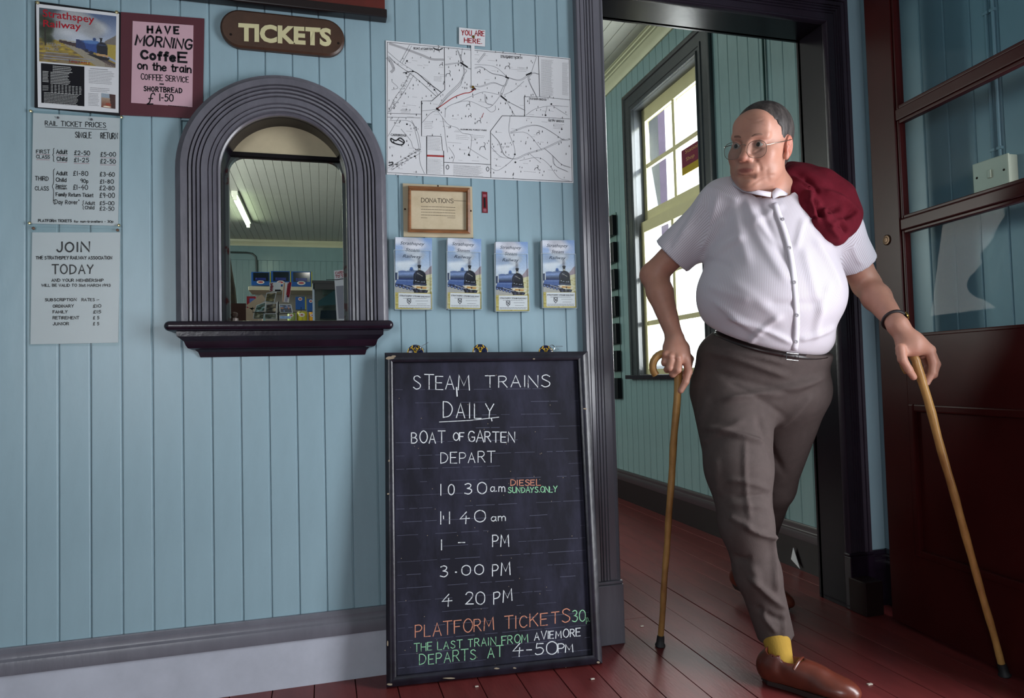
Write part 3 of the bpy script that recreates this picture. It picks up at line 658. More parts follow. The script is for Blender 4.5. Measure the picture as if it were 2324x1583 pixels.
raster('painting', loco_picture(150, 100, 'poster'), [(89, 17), (264, 37), (262, 154), (89, 139)], surfA(.0079), vcol_mat('poster_print', .45), po)
mb = MB(); quadslab(mb, [(93, 143), (191.5, 151), (191.5, 241), (94, 233)], surfA(.0079), .0003); setparent(mb.build('timetable_panel', INK), po)
mb = MB(); ftext(mb, 'Strathspey', (97, 37), (214, 52), 17, surfA(.0083), bold=.012); setparent(mb.build('red_title', REDINK, raw=True), po); mb = MB()
ftext(mb, 'Railway', (98, 60), (184, 67), 16, surfA(.0083), bold=.012); setparent(mb.build('red_title', REDINK, raw=True), po); mb = MB()
ftext(mb, 'TIMETABLE', (155, 141), (205, 147), 6, surfA(.0083))
setparent(mb.build('red_title', REDINK, raw=True), po)
mb = MB(); ftext(mb, 'STEAM', (106, 103), (137, 106), 7, surfA(.0083)); ftext(mb, 'TRAINS', (101, 113), (133, 116), 7, surfA(.0083)); textblock(mb, 104, 116, 162, 121, 1, surfA(.0083), wd=2, slope=.08); textblock(mb, 100, 123, 215, 134, 2, surfA(.0083), wd=2.4, slope=.09)
textblock(mb, 202, 158, 259, 189, 9, surfA(.0083), wd=.9, slope=.07); textblock(mb, 205, 153, 250, 158, 1, surfA(.0083), wd=1.5, slope=.07); textblock(mb, 205, 197, 250, 208, 3, surfA(.0083), wd=.9, slope=.07); textblock(mb, 201, 210, 226, 240, 9, surfA(.0083), wd=.9, slope=.07)
setparent(mb.build('print', GREYINK, raw=True), po)
mb = MB(); textblock(mb, 120, 148, 164, 163, 4, surfA(.0086), wd=1.2, slope=.08); textblock(mb, 97, 160, 110, 186, 8, surfA(.0086), wd=1.2, slope=.08); textblock(mb, 115, 162, 160, 190, 8, surfA(.0086), wd=1.2, slope=.08)
for c in range(9):
    for r in range(6): textblock(mb, 116+8*c, 191+3.3*r+c*.6, 121+8*c, 194+3.3*r+c*.6, 1, surfA(.0086), wd=1.1)
textblock(mb, 97, 193, 110, 206, 3, surfA(.0086), wd=1.1); textblock(mb, 100, 208, 182, 234, 8, surfA(.0086), wd=.9, slope=.08)
setparent(mb.build('white_print', flat('white_ink', 'c8c8c8'), raw=True), po)
P = Paint(28, 30, (.55, .6, .65)); P.grad(.3, 1, '9c8a78', '6b3524'); P.poly([(.55, 0), (1, 0), (1, 1), (.7, 1)], '3b1c16'); P.ell(.5, .75, .2, .1, '8f3a22'); P.ell(.4, .92, .3, .05, 'd8cdb8'); P.noise(.08)
raster('photo_inset', P.im, [(230.5, 211), (262, 215), (262, 247), (230, 243)], surfA(.0083), MATS.get('x') or bpy.data.materials['poster_print'], po)
for p in ((85.5, 6), (265, 28)): pin(p, po, PINB, .0055, .0078)
# coffee sign
cs = empty('coffee_sign', A(370, 150), 'maroon card with a pink handwritten sheet about morning coffee', 'sign')
mb = MB(); c4 = [(274, 27), (464, 42), (460, 262), (457, 267), (452, 269), (272, 261)]
vs = [A(*p, .0045) for p in c4]+[A(*p, .0008) for p in c4]; mb.add(vs, [tuple(range(6)), tuple(range(11, 5, -1))]+[(i, 6+i, 6+(i+1) % 6, (i+1) % 6) for i in range(6)])
setparent(mb.build('card', mat('maroon_card', '4e1d29', rough=.7, var=.08)), cs)
mb = MB(); quadslab(mb, [(301, 47.5), (439, 57.5), (436.5, 243), (297.5, 233)], surfA(.0056), .001); setparent(mb.build('pink_sheet', mat('pink_paper', 'bf9aa6', rough=.7, var=.04)), cs)
mb = MB(); s_ = surfA(.006)
wtext(mb, 'HAVE', (335, 74), (405, 76), 15, 4.6, s_, gap=3.2)
wtext(mb, 'MORNING', (307, 101), (434, 112), 22, 4.2, s_, gap=1.3, slant=.15)
wtext(mb, 'Coffe', (321, 132), (397, 139), 18, 5.6, s_, gap=1.5); wtext(mb, 'E', (405, 140), (423, 141), 20, 5, s_)
wtext(mb, 'on the train', (313, 156), (434, 165), 16, 3.4, s_, gap=1.2)
wtext(mb, 'COFFEE SERVICE', (320, 180), (428, 187), 12.5, 1.9, s_, gap=1.6, jit=.2)
wtext(mb, 'SHORTBREAD', (327, 206), (413, 211), 10.5, 2.4, s_, gap=2.0, jit=.15)
ribbon(mb, [(363, 190.5), (371, 191)], 3, s_)
wtext(mb, '£', (334, 236), (347, 236), 24, 2.6, s_, slant=.25); wtext(mb, '1-50', (362, 228), (393, 230), 15, 2.4, s_, gap=1.5)
textblock(mb, 382, 236, 433, 242, 1, s_, wd=1.1, slope=.08)
setparent(mb.build('lettering', INK, raw=True), cs)
# ticket prices in a clear sleeve
SLV = glass('clear_plastic', 'f4f7f7', .25, .35); 
pr = empty('price_list', A(172, 385), 'handwritten rail ticket price list in a clear plastic sleeve', 'notice')
mb = MB(); quadslab(mb, [(75, 256), (272, 268), (268, 512), (71, 507)], surfA(.0028), .0008); setparent(mb.build('sheet', PAPER), pr)
mb = MB(); quadslab(mb, [(68, 250), (279, 262), (274, 520), (64, 514)], surfA(.0052), .0004); setparent(mb.build('sleeve', SLV), pr)
mb = MB(); s_ = surfA(.0034); k = .354
def T(s, x0, y0, x1, y1, h, wd, g=1.4, j=.15, mi=0): wtext(mb, s, (50+x0*k, 240+y0*k), (50+x1*k, 240+y1*k), h*k, wd, s_, mi, g, j)
T('RAIL TICKET PRICES', 148, 125, 536, 140, 30, 1.5); ribbon(mb, [(50+148*k, 240+135*k), (50+545*k, 240+152*k)], 1.1, s_)
T('SINGLE', 342, 202, 444, 207, 36, 1.6); T('RETURN', 506, 209, 612, 212, 36, 1.6)
T('FIRST', 92, 303, 178, 305, 22, 1.3); T('CLASS', 92, 336, 178, 338, 20, 1.3); T('{', 196, 345, 208, 346, 62, 1.2)
T('Adult', 220, 306, 290, 308, 26, 1.6); T('Child', 224, 352, 288, 354, 26, 1.6); T('£2-50', 336, 314, 434, 316, 26, 1.5); T('£1-25', 334, 359, 428, 361, 26, 1.5)
T('£5-00', 504, 323, 600, 325, 26, 1.5); T('£2-50', 502, 367, 600, 370, 26, 1.5)
T('{', 192, 600, 208, 602, 166, 1.2); T('THIRD', 84, 477, 170, 480, 26, 1.4); T('CLASS', 84, 540, 170, 542, 24, 1.4)
T('Adult', 220, 443, 290, 445, 24, 1.6); T('£1-80', 328, 446, 424, 448, 28, 1.5); T('£3-60', 500, 450, 594, 452, 26, 1.5)
T('Child', 218, 485, 284, 487, 24, 1.6); T('90p', 376, 492, 424, 494, 24, 1.4); T('£1-80', 500, 496, 586, 498, 24, 1.5)
T('Senior', 216, 518, 286, 520, 15, 1.2); T('Citizen', 216, 533, 286, 535, 13, 1.2)
T('£1-40', 328, 535, 422, 537, 28, 1.5); T('£2-80', 498, 539, 592, 541, 26, 1.5)
T('Family Return Ticket', 218, 578, 456, 584, 22, 1.4); T('£9-00', 498, 587, 594, 589, 30, 1.5)
T('"Day Rover"', 202, 628, 366, 630, 26, 1.4); T('{', 384, 655, 396, 656, 42, 1.1); T('Adult', 404, 632, 466, 634, 20, 1.3); T('Child', 404, 661, 462, 663, 20, 1.3); T('£5-00', 498, 634, 590, 636, 22, 1.4); T('£2-50', 498, 669, 590, 671, 22, 1.4)
T('PLATFORM TICKETS', 104, 743, 318, 745, 16, 1.4); T('for non-travellers - 30p', 334, 748, 584, 748, 14, 1.1)
for a, b in (((336, 320), (434, 322)), ((334, 366), (430, 368)), ((504, 330), (600, 332)), ((502, 375), (600, 377)), ((92, 307), (178, 309)), ((92, 342), (178, 344)), ((220, 312), (290, 314)), ((224, 358), (288, 360))):
    ribbon(mb, [(50+a[0]*k, 240+a[1]*k+1), (50+b[0]*k, 240+b[1]*k+1)], .8, s_, 1)
setparent(mb.build('lettering', [INK, flat('faint_red_ink', 'b06a74')], raw=True), pr)
for p in ((70, 252), (276, 266), (67, 506), (270, 511)): pin(p, pr, PINB, .0045, .0054)
for p in ((132, 267), (208, 271)): pin(p, pr, flat('grey_pin', '54545a'), .0035, .004)
jn = empty('membership_notice', A(170, 650), 'white handwritten membership notice headed JOIN and TODAY in a plastic sleeve', 'notice')
mb = MB(); quadslab(mb, [(73, 527), (273, 527), (268, 777), (69, 781)], surfA(.0028), .0008); setparent(mb.build('sheet', PAPER), jn)
mb = MB(); quadslab(mb, [(66, 513), (277, 519), (271, 784), (65, 785)], surfA(.0048), .0004); setparent(mb.build('sleeve', SLV), jn)
mb = MB(); s_ = surfA(.0034)
T('JOIN', 225, 935, 432, 932, 60, 3.6, 1.6); T('THE STRATHSPEY RAILWAY ASSOCIATION', 90, 983, 578, 983, 19, 1.6, 1.5); T('TODAY', 192, 1077, 458, 1074, 58, 3.0, 1.5)
T('AND YOUR MEMBERSHIP', 190, 1126, 522, 1126, 17, 1.5); T('WILL BE VALID TO 31st MARCH 1993', 126, 1158, 566, 1158, 16, 1.4); T('SUBSCRIPTION', 148, 1251, 348, 1250, 17, 1.5); T('RATES :-', 382, 1251, 494, 1250, 17, 1.4)
for s1, s2, yy in (('ORDINARY', '£10', 1292), ('FAMILY', '£15', 1329), ('RETIREMENT', '£ 5', 1367), ('JUNIOR', '£ 5', 1405)):
    T(s1, 198, yy, {'O': 330, 'F': 290, 'R': 366, 'J': 300}[s1[0]], yy-1, 17, 1.5); T(s2, 456, yy, 506 if len(s2) == 3 and s2[1] != ' ' else 494, yy-1, 18, 1.5)
setparent(mb.build('lettering', INK, raw=True), jn)
for p in ((76, 518), (267, 522)): pin(p, jn, mat('rusty_pin', '6b5346', rough=.5, metal=.6), .0045, .005)
# ------------------------------------------------------------------ map
mp = empty('area_map', A(1088, 250), 'large white line-drawn map of the valley with a red route line', 'map')
MC = [(875.6, 91.5), (1294.5, 132), (1301.5, 415), (877.5, 395.5)]
mb = MB(); quadslab(mb, MC, surfA(.0035), .0025); setparent(mb.build('sheet', PAPER), mp)
s_ = surfA(.0040); MK = .24008; M = lambda x, y: (860+x*MK, 50+y*MK)
mb = MB()
def ml(pts, wd, mi=0, sm=True): ribbon(mb, catmull([M(*p) for p in pts], 4) if sm else [M(*p) for p in pts], wd, s_, mi)
ml([(80, 190), (1797, 350), (1827, 1508), (80, 1422), (80, 190)], .9, 0, False)
ml([(618, 242), (622, 638), (500, 745), (403, 745), (403, 1078), (452, 1080), (452, 1432)], 1.3, 0, False); ml([(1508, 325), (1520, 705), (1375, 705), (1378, 890), (1165, 885), (1055, 1030), (1058, 1465)], 1.2, 0, False)
ml([(1520, 705), (1805, 735)], .8, 0, False); ml([(1378, 890), (1805, 915)], .8, 0, False); ml([(80, 862), (400, 870)], .8, 0, False); ml([(80, 898), (390, 905)], .8, 0, False); ml([(452, 1075), (590, 1080), (602, 1215), (612, 1216), (616, 1440)], 1, 0, False); ml([(616, 1325), (1058, 1345)], 1.1, 0, False)
roads = [[(620, 400), (770, 385), (860, 440), (960, 420), (1060, 480), (1150, 500), (1215, 520), (1330, 545), (1440, 480), (1510, 490)], [(790, 250), (770, 385)], [(740, 260), (800, 440), (770, 560), (640, 690), (545, 820)], [(800, 440), (830, 460), (790, 520), (770, 600), (660, 700), (560, 810)], [(930, 380), (1000, 290)], [(900, 400), (1090, 420), (1215, 520)], [(890, 600), (960, 605), (1080, 570), (1180, 600), (1215, 530)], [(1440, 480), (1490, 330)], [(1440, 480), (1410, 540), (1490, 710)], [(1180, 600), (1150, 680), (1200, 740), (1290, 890)], [(1200, 740), (1375, 830)], [(1150, 690), (1080, 780), (1010, 810), (840, 745), (650, 800), (625, 900)], [(1100, 790), (1100, 830), (1060, 850), (1010, 810)], [(545, 825), (410, 840)], [(545, 825), (600, 900), (660, 970), (740, 1000), (790, 1050), (870, 1070), (870, 1180), (850, 1260)], [(600, 900), (620, 1000), (630, 1100), (650, 1230)], [(660, 1180), (710, 1260), (700, 1320)], [(850, 1190), (960, 1260), (1030, 1300)], [(545, 830), (480, 870), (410, 950)], [(1215, 530), (1180, 640), (1160, 700)], [(1370, 560), (1280, 640), (1180, 690)], [(720, 770), (900, 690), (1000, 660), (1150, 690)], [(1000, 680), (1010, 760), (1070, 780)],
 [(1240, 890), (1230, 1040), (1280, 1180), (1270, 1290), (1130, 1400), (1060, 1380)], [(1240, 1040), (1400, 980), (1520, 980), (1650, 1050), (1740, 1110), (1805, 1100)], [(1240, 1050), (1400, 1050), (1540, 1210)], [(1060, 1050), (1130, 1130), (1180, 1250), (1280, 1290), (1400, 1240), (1560, 1190), (1750, 1100)], [(1330, 1310), (1500, 1280), (1600, 1340), (1700, 1470), (1800, 1500)], [(1560, 1190), (1640, 1260), (1720, 1340), (1805, 1370)], [(1060, 1180), (1150, 1270), (1250, 1290)], [(1640, 1260), (1660, 1350), (1780, 1410)],
 [(85, 280), (190, 370), (340, 470), (470, 560), (560, 690)], [(90, 320), (160, 390), (300, 490), (420, 590), (540, 700)], [(300, 480), (220, 620), (150, 720), (90, 850)], [(330, 500), (250, 640), (160, 770), (95, 850)], [(290, 215), (200, 380)], [(310, 225), (220, 390)], [(100, 930), (300, 940), (350, 1060), (380, 1200), (390, 1330), (430, 1430)], [(210, 1010), (300, 1120), (320, 1180), (360, 1210)], [(85, 1080), (190, 900)], [(85, 1380), (240, 1290), (380, 1210)], [(120, 1400), (260, 1310), (390, 1240)], [(310, 930), (370, 1050), (395, 1190)], [(1390, 880), (1480, 820), (1640, 790), (1790, 800)], [(1640, 790), (1780, 880)], [(1590, 800), (1570, 880)], [(1530, 1330), (1420, 1240)], [(120, 560), (180, 620), (120, 640)]]
for r_ in roads: ml(r_, .75, 1)
for r_ in roads[:12:2]+roads[22:34:2]: ml([(a+9, b+7) for a, b in r_], .7, 1)
ml([(105, 205), (240, 250), (400, 310), (500, 350), (610, 355)], 5, 2); ml([(80, 340), (110, 370), (140, 440), (120, 470)], 6, 2); ml([(230, 480), (340, 470), (450, 560), (590, 665)], 1.6, 0)
ml([(545, 822), (620, 770), (700, 715), (800, 675), (860, 665), (910, 632)], 2.0, 3)
ml([(990, 860), (970, 905)], 1.2, 3, False); ml([(458, 1262), (612, 1268)], 4.2, 3, False)
for x0, y0, x1, y1 in ((775, 385, 835, 425), (1155, 700, 1205, 740), (545, 815, 570, 835), (1200, 520, 1225, 530), (1395, 500, 1440, 480), (880, 640, 905, 625)): ml([(x0, y0), (x1, y1)], 3.4, 0, False)
rr = random.Random(5)
for i in range(330):
    x, y = rr.uniform(95, 1800), rr.uniform(240, 1480)
    if x > 1490 and y < 700 or 400 < x < 620 and y > 1080 or 620 < x < 1055 and y > 1325 or x < 620 and y < 330 or 840 < x < 920 and y < 620: continue
    h = rr.uniform(9, 17); mb.add([s_(*M(x-h*.28, y)), s_(*M(x+h*.28, y)), s_(*M(x, y-h*1.25))], [(0, 1, 2)], 0); ml([(x, y), (x, y+4)], .5, 0, False)
for (x, y) in ((265, 368), (320, 465), (258, 485), (525, 640), (340, 1268), (265, 965), (1630, 775), (1575, 880), (1285, 1250), (1290, 1325), (850, 1255)):
    mb.add([s_(*M(x+9*math.cos(a), y+9*math.sin(a))) for a in [k*math.pi/4 for k in range(8)]], [tuple(range(8))], 0)
for t_, p, q, h in (('BOAT of GARTEN', (328, 258), (508, 266), 22), ('STRATHSPEY NORTH', (1150, 338), (1355, 350), 24), ('CARRBRIDGE', (112, 1075), (260, 1082), 22), ('DULNAIN BRIDGE', (1420, 732), (1585, 742), 20), ('NETHY BRIDGE', (1602, 940), (1750, 948), 22), ('GLENMORE FOREST PARK', (770, 1020), (1022, 1030), 14)):
    ftext(mb, t_, M(*p), M(*q), h*MK, s_, 0, bold=.02)
for x0, y0, x1, y1, r_ in ((1535, 350, 1650, 700, 40), (1735, 380, 1790, 690, 32), (465, 1085, 590, 1210, 9), (465, 1285, 608, 1430, 11), (705, 1345, 985, 1440, 11), (700, 1440, 970, 1452, 1), (520, 510, 600, 560, 4), (380, 250, 460, 275, 2), (1150, 300, 1350, 322, 1), (1650, 955, 1755, 1010, 4), (210, 820, 300, 860, 3), (430, 930, 520, 1010, 5), (650, 1125, 790, 1145, 1), (730, 1060, 860, 1110, 3), (880, 1060, 1000, 1090, 2), (1310, 420, 1410, 470, 3), (1370, 1400, 1500, 1420, 1)):
    n0 = len(mb.f); a, b = M(x0, y0), M(x1, y1); textblock(mb, a[0], a[1], b[0], b[1], r_, s_, 2, .85, .8, .08)
for i in range(90):
    x, y = rr.uniform(95, 1700), rr.uniform(300, 1450)
    if 1490 < x and y < 700: continue
    a = M(x, y); textblock(mb, a[0], a[1], a[0]+rr.uniform(8, 17), a[1]+2, 1, s_, 2, .8, .8, .08)
for (x, y, sc_) in ((655, 490, 22), (1215, 420, 24), (945, 470, 14), (860, 885, 14), (980, 1180, 28), (845, 780, 18), (1505, 1045, 14), (545, 258, 26), (1490, 1380, 18), (945, 935, 20), (590, 400, 14)):
    ml([(x-sc_, y+sc_), (x-sc_*.6, y), (x+sc_*.6, y-sc_*.1), (x+sc_, y+sc_)], 1, 0); ml([(x+sc_*.5, y), (x+sc_*.9, y-sc_*1.1), (x+sc_*.4, y-sc_*1.5)], .9, 0)
P_ = [(115, 1100), (160, 1120), (200, 1095), (240, 1130), (215, 1160), (160, 1150), (120, 1130), (115, 1100)]
ml(P_, 3, 0); ml([(180, 1110), (235, 1140)], 2.5, 0, False); ml([(95, 1330), (130, 1325), (125, 1345), (95, 1355)], 2.6, 0); ml([(515, 245), (560, 265), (600, 250)], 2.5, 0); ml([(635, 1370), (650, 1350), (662, 1372), (648, 1392), (635, 1370)], 1.2, 0); ml([(1015, 1388), (1028, 1368), (1042, 1390), (1028, 1410), (1015, 1388)], 1.2, 0)
# sheltered grid of houses
for i in range(60):
    t = rr.random(); x, y = 120+260*t+rr.uniform(-25, 25), 1390-180*t+rr.uniform(-20, 20); ml([(x, y), (x+9, y-5)], 1.6, 2, False)
    x, y = 110+180*t+rr.uniform(-25, 25), 850-380*t+rr.uniform(-20, 20); ml([(x, y), (x+8, y+5)], 1.4, 2, False)
tag(setparent(mb.build('map_print', [flat('map_black', '2c2c31'), flat('map_grey', '77777c'), flat('map_light_grey', 'a2a2a6'), flat('map_red', '9c3a3a')], raw=True), mp), kind='stuff')
ya = empty('pointer_tag', A(1073, 85), 'small white card YOU ARE HERE in red, with a paper strip pointing down the map', 'tag')
mb = MB(); quadslab(mb, [M(757, 50), M(1005, 77), M(1003, 232), M(757, 210)], surfA(.0065), .001); setparent(mb.build('card', PAPER), ya)
mb = MB(); quadslab(mb, [M(872, 215), M(903, 218), M(906, 608), M(875, 605)], surfA(.0055), .0006); setparent(mb.build('strip', PAPER), ya)
mb = MB(); s2 = surfA(.0069); wtext(mb, 'YOU ARE', M(782, 122), M(996, 132), 11, 1.9, s2, gap=1.6, space=3.4); wtext(mb, 'HERE.', M(808, 192), M(974, 205), 10, 1.9, s2, gap=1.6); setparent(mb.build('lettering', REDINK, raw=True), ya)
for p in (M(893, 140), M(888, 615)): pin(p, ya, BRASS, .005, .007)
# ------------------------------------------------------------------ donations frame and slot
df = empty('donations_frame', A(995, 478), 'small wooden picture frame on a cream board with a DONATIONS notice', 'frame')
DK = .25266; Dm = lambda x, y: (870+x*DK, 400+y*DK)
mb = MB(); quadslab(mb, [Dm(175, 62), Dm(797, 92), Dm(808, 552), Dm(182, 542)], surfA(.006), .006); setparent(mb.build('backboard', mat('cream_board', 'b5a78c', rough=.6, var=.06)), df)
mb = MB(); quadslab(mb, [Dm(240, 118), Dm(752, 136), Dm(752, 486), Dm(244, 478)], surfA(.010), .002); setparent(mb.build('sheet', mat('stained_paper', 'c4b69b', rough=.6, col2='b1a184', vscale=14)), df)
oc = [Dm(222, 84), Dm(778, 104), Dm(783, 514), Dm(218, 500)]; ic = [Dm(248, 124), Dm(744, 140), Dm(744, 480), Dm(250, 472)]
WOOD = mat('brown_frame_wood', '7e5232', rough=.4, var=.3, vscale=20, stretch=(1, 1, 6))
for i in range(4):
    j = (i+1) % 4; mid = lambda a, b, t: (a[0]*(1-t)+b[0]*t, a[1]*(1-t)+b[1]*t)
    vs = [A(*oc[i], .006), A(*oc[j], .006), A(*oc[j], .020), A(*oc[i], .020), A(*mid(oc[i], ic[i], .55), .023), A(*mid(oc[j], ic[j], .55), .023), A(*ic[i], .016), A(*ic[j], .016), A(*ic[i], .010), A(*ic[j], .010)]
    setparent(MB().add(vs, [(0, 1, 2, 3), (3, 2, 5, 4), (4, 5, 7, 6), (6, 7, 9, 8)]).build('frame_rail', WOOD), df)
mb = MB(); s_ = surfA(.0104); wtext(mb, 'DONATIONS', Dm(342, 232), Dm(628, 240), 9.5, 1.2, s_, gap=1.0, jit=.05); ribbon(mb, [Dm(632, 217), Dm(746, 222)], .9, s_)
a, b = Dm(340, 265), Dm(645, 385)
for r_ in range(5):
    yy = a[1]+r_*6.4
    for x0, x1 in (((a[0], b[0]),) if r_ < 4 else ((a[0], a[0]+14), (b[0]-17, b[0]))):
        textblock(mb, x0, yy, x1, yy+2.5, 1, s_, wd=.9, fill=1, slope=.03)
setparent(mb.build('lettering', flat('brown_ink', '4a4038'), raw=True), df)
for p, q in ((Dm(490, 86), .0245), (Dm(194, 294), .0068), (Dm(786, 310), .0068)): pin(p, df, flat('screw_brown', '3a2418'), .003, q, 'screw')
sl = empty('donation_slot', A(1100, 458), 'narrow dark red upright coin slot plate on the blue boards', 'slot')
mb = MB(); quadslab(mb, [Dm(888, 136), Dm(934, 140), Dm(939, 328), Dm(889, 326)], surfA(.003), .003); setparent(mb.build('plate', mat('dark_red_enamel', '6c1d26', rough=.3, var=.15)), sl)
mb = MB(); quadslab(mb, [Dm(902, 192), Dm(917, 193), Dm(920, 280), Dm(904, 279)], surfA(.0036), .0006); setparent(mb.build('slot_opening', INK), sl)
mb = MB(); quadslab(mb, [Dm(895, 160), Dm(925, 161), Dm(926, 184), Dm(896, 183)], surfA(.0034), .0004); setparent(mb.build('worn_patch', flat('worn_pinkish', '8e5460')), sl); mb = MB(); quadslab(mb, [Dm(897, 290), Dm(926, 291), Dm(927, 318), Dm(898, 317)], surfA(.0034), .0004); setparent(mb.build('worn_patch', flat('worn_pinkish', '8e5460')), sl)
# ------------------------------------------------------------------ leaflet holders
im_b = loco_picture(84, 160, 'leaflet'); LP = vcol_mat('leaflet_print', .35, .3)
ACR = glass('clear_acrylic', 'fafcfc', .1, .25)
bx = [((108, 545), (437, 555), (437, 1195), (106, 1190), (95, 660, 445, 1195)), ((578, 553), (880, 562), (880, 1193), (572, 1187), (570, 675, 890, 1193)), ((1010, 588), (1298, 588), (1310, 1208), (1012, 1210), (997, 692, 1316, 1212)), ((1428, 573), (1716, 573), (1733, 1180), (1440, 1178), (1418, 690, 1742, 1182))]
for i, (tl, tr, br, bl, hb) in enumerate(bx):
    nm = ('leftmost', 'second from left', 'third from left', 'rightmost')[i]
    c = [Dm(*p) for p in (tl, tr, br, bl)]; a = [A(*p, .028) for p in c]; g = 'leaflets in the wall holders'
    o = empty('leaflet_stack', (a[0]+a[2])/2, f'stack of leaflets with a blue steam engine picture in the {nm} wall holder', 'leaflets', g)
    # paper pad with real thickness
    mb = MB(); quadslab(mb, c, surfA(.0275), .022); setparent(mb.build('pages', PAPER), o)
    raster('cover', im_b, c, surfA(.0279), LP, o)
    mb = MB(); s_ = surfA(.0283); x0, y0 = tl; wdt = tr[0]-tl[0]; D2 = lambda u, v: Dm(x0+u*wdt+(bl[0]-tl[0])*v, y0+v*(bl[1]-tl[1])+(tr[1]-tl[1])*u)
    ftext(mb, 'Strathspey', D2(.13, .10), D2(.80, .105), 7.6, s_, shear=.3); ftext(mb, 'Steam', D2(.28, .19), D2(.66, .195), 7.6, s_, shear=.3); ftext(mb, 'Railway', D2(.20, .28), D2(.72, .285), 7.6, s_, shear=.3)
    setparent(mb.build('title', flat('slate_ink', '3a4454'), raw=True), o)
    mb = MB(); quadslab(mb, [D2(.09, .775), D2(.985, .775), D2(.985, .98), D2(.09, .98)], s_ if 0 else surfA(.0284), .0003); setparent(mb.build('white_label', PAPER), o)
    mb = MB(); s_ = surfA(.0288); ftext(mb, 'STRATHSPEY STEAM RAILWAY', D2(.12, .822), D2(.96, .826), 3.4, s_, bold=.02)
    for u0, v0, u1, v1, r_ in ((.22, .835, .86, .85, 1), (.56, .865, .9, .89, 1), (.6, .905, .86, .93, 1), (.12, .94, .95, .975, 2)):
        p, q = D2(u0, v0), D2(u1, v1); textblock(mb, p[0], p[1], q[0], q[1], r_, s_, wd=.7, fill=1)
    p = D2(.38, .885); ribbon(mb, [(p[0]-4, p[1]-5), (p[0]+4, p[1]-5), (p[0]+4, p[1]+2), (p[0], p[1]+7), (p[0]-4, p[1]+2), (p[0]-4, p[1]-5)], 1.2, s_); ribbon(mb, [(p[0]-3, p[1]-3), (p[0]+3, p[1]+3)], 1.5, s_); ribbon(mb, [(p[0]+3, p[1]-3), (p[0]-2, p[1]+3)], 1.2, s_)
    setparent(mb.build('small_print', flat('label_ink', '4b4b52'), raw=True), o)
    # clear acrylic pocket
    h = empty('leaflet_holder', A(*Dm((hb[0]+hb[2])/2, hb[3])), f'{nm} of four clear acrylic leaflet holders on the blue wall', 'leaflet holder', 'clear wall leaflet holders')
    P0, P1 = A(*Dm(hb[0], hb[1]), .033), A(*Dm(hb[2], hb[3]), .033)
    x0, x1, z1, z0 = P0.x, P1.x, P0.z, P1.z
    setparent(MB().box((x0, -.033, z0), (x1, -.0315, z1)).build('front_plate', ACR), h)
    setparent(MB().box((x0, -.0315, z0), (x0+.0012, -.001, z1)).build('side_plate', ACR), h); setparent(MB().box((x1-.0012, -.0315, z0), (x1, -.001, z1)).build('side_plate', ACR), h)
    setparent(MB().box((x0, -.0315, z0), (x1, -.001, z0+.0015)).build('base_plate', ACR), h)
    mb = MB().box((x0-.001, -.0022, z0), (x1+.001, -.0012, z1+.04)); setparent(mb.build('back_plate', ACR), h)
    e_ = MB().tube([(x0, -.0325, z0), (x0, -.0325, z1)], .0007, 5).tube([(x1, -.0325, z0), (x1, -.0325, z1)], .0007, 5).tube([(x0, -.0325, z1), (x1, -.0325, z1)], .0007, 5).tube([(x0, -.0325, z0), (x1, -.0325, z0)], .0007, 5)
    setparent(e_.build('plate_edge', flat('acrylic_edge', 'b9c7cf', rough=.2)), h)
# ================================================================== CHALKBOARD leaning on the wall
BL, BR_, TL = Vector((.170, -.112, .002)), Vector((.842, -.160, .002)), Vector((.184, -.036, 1.0))
bn = (BR_-BL).cross(TL-BL).normalized()
if bn.y > 0: bn = -bn
ck = empty('chalkboard', (BL+BR_)/2, 'tall black-framed chalkboard of steam train times leaning on the wall', 'chalkboard')
def sC(d): return surfP(BL, bn, d)
oc = [(873, 800), (1334, 797), (1367, 1504), (877, 1559)]; ic = [(893, 824), (1309, 818), (1342, 1484), (902, 1531)]
BFR = mat('black_board_frame', '1b1a24', rough=.3, var=.5, vscale=18, bump=.35, bscale=45)
SLATE = mat('chalkboard_slate', '171723', rough=.7, spec=.25, col2='3a3a50', vscale=4.5, bump=.05, mixpow=(.42, .9), stretch=(2.2, 1, .8))
mb = MB(); quadslab(mb, [(885, 812), (1322, 808), (1355, 1494), (890, 1545)], sC(.004), .012); setparent(mb.build('slate', SLATE), ck)
for i in range(4):
    j = (i+1) % 4; mid = lambda a, b, t: (a[0]*(1-t)+b[0]*t, a[1]*(1-t)+b[1]*t); s0, s1, s2, s3 = sC(-.008), sC(.016), sC(.022), sC(.004)
    vs = []
    for c in (i, j):
        vs += [s0(*oc[c]), s1(*oc[c]), s2(*mid(oc[c], ic[c], .3)), s2(*mid(oc[c], ic[c], .62)), sC(.017)(*mid(oc[c], ic[c], .88)), s3(*ic[c]), s0(*ic[c])]
    mb = MB().add(vs, [(k, (k+1) % 7, 7+(k+1) % 7, 7+k) for k in range(7)]); setparent(mb.build('frame_rail', BFR, smooth=40), ck)
def chalk_mat(nm, col):
    m = mat(nm, '20202a', rough=.9, col2=col, vscale=90, mixpow=(.28, .46), spec=.1); return m
CW, CO, CG = chalk_mat('white_chalk', 'd6dade'), chalk_mat('orange_chalk', 'c98a72'), chalk_mat('green_chalk', '8fc79f')
CF_ = flat('faint_chalk', '5b5d70')
s_ = sC(.0045); K1 = .25902; C1 = lambda x, y: (860+x*K1, 770+y*K1); K2 = .26718; C2 = lambda x, y: (860+x*K2, 1160+y*K2)
mb = MB()
def cb_(m_, mi): o = m_.build('chalk_writing', [CW, CO, CG], raw=True); setparent(o, ck); return o
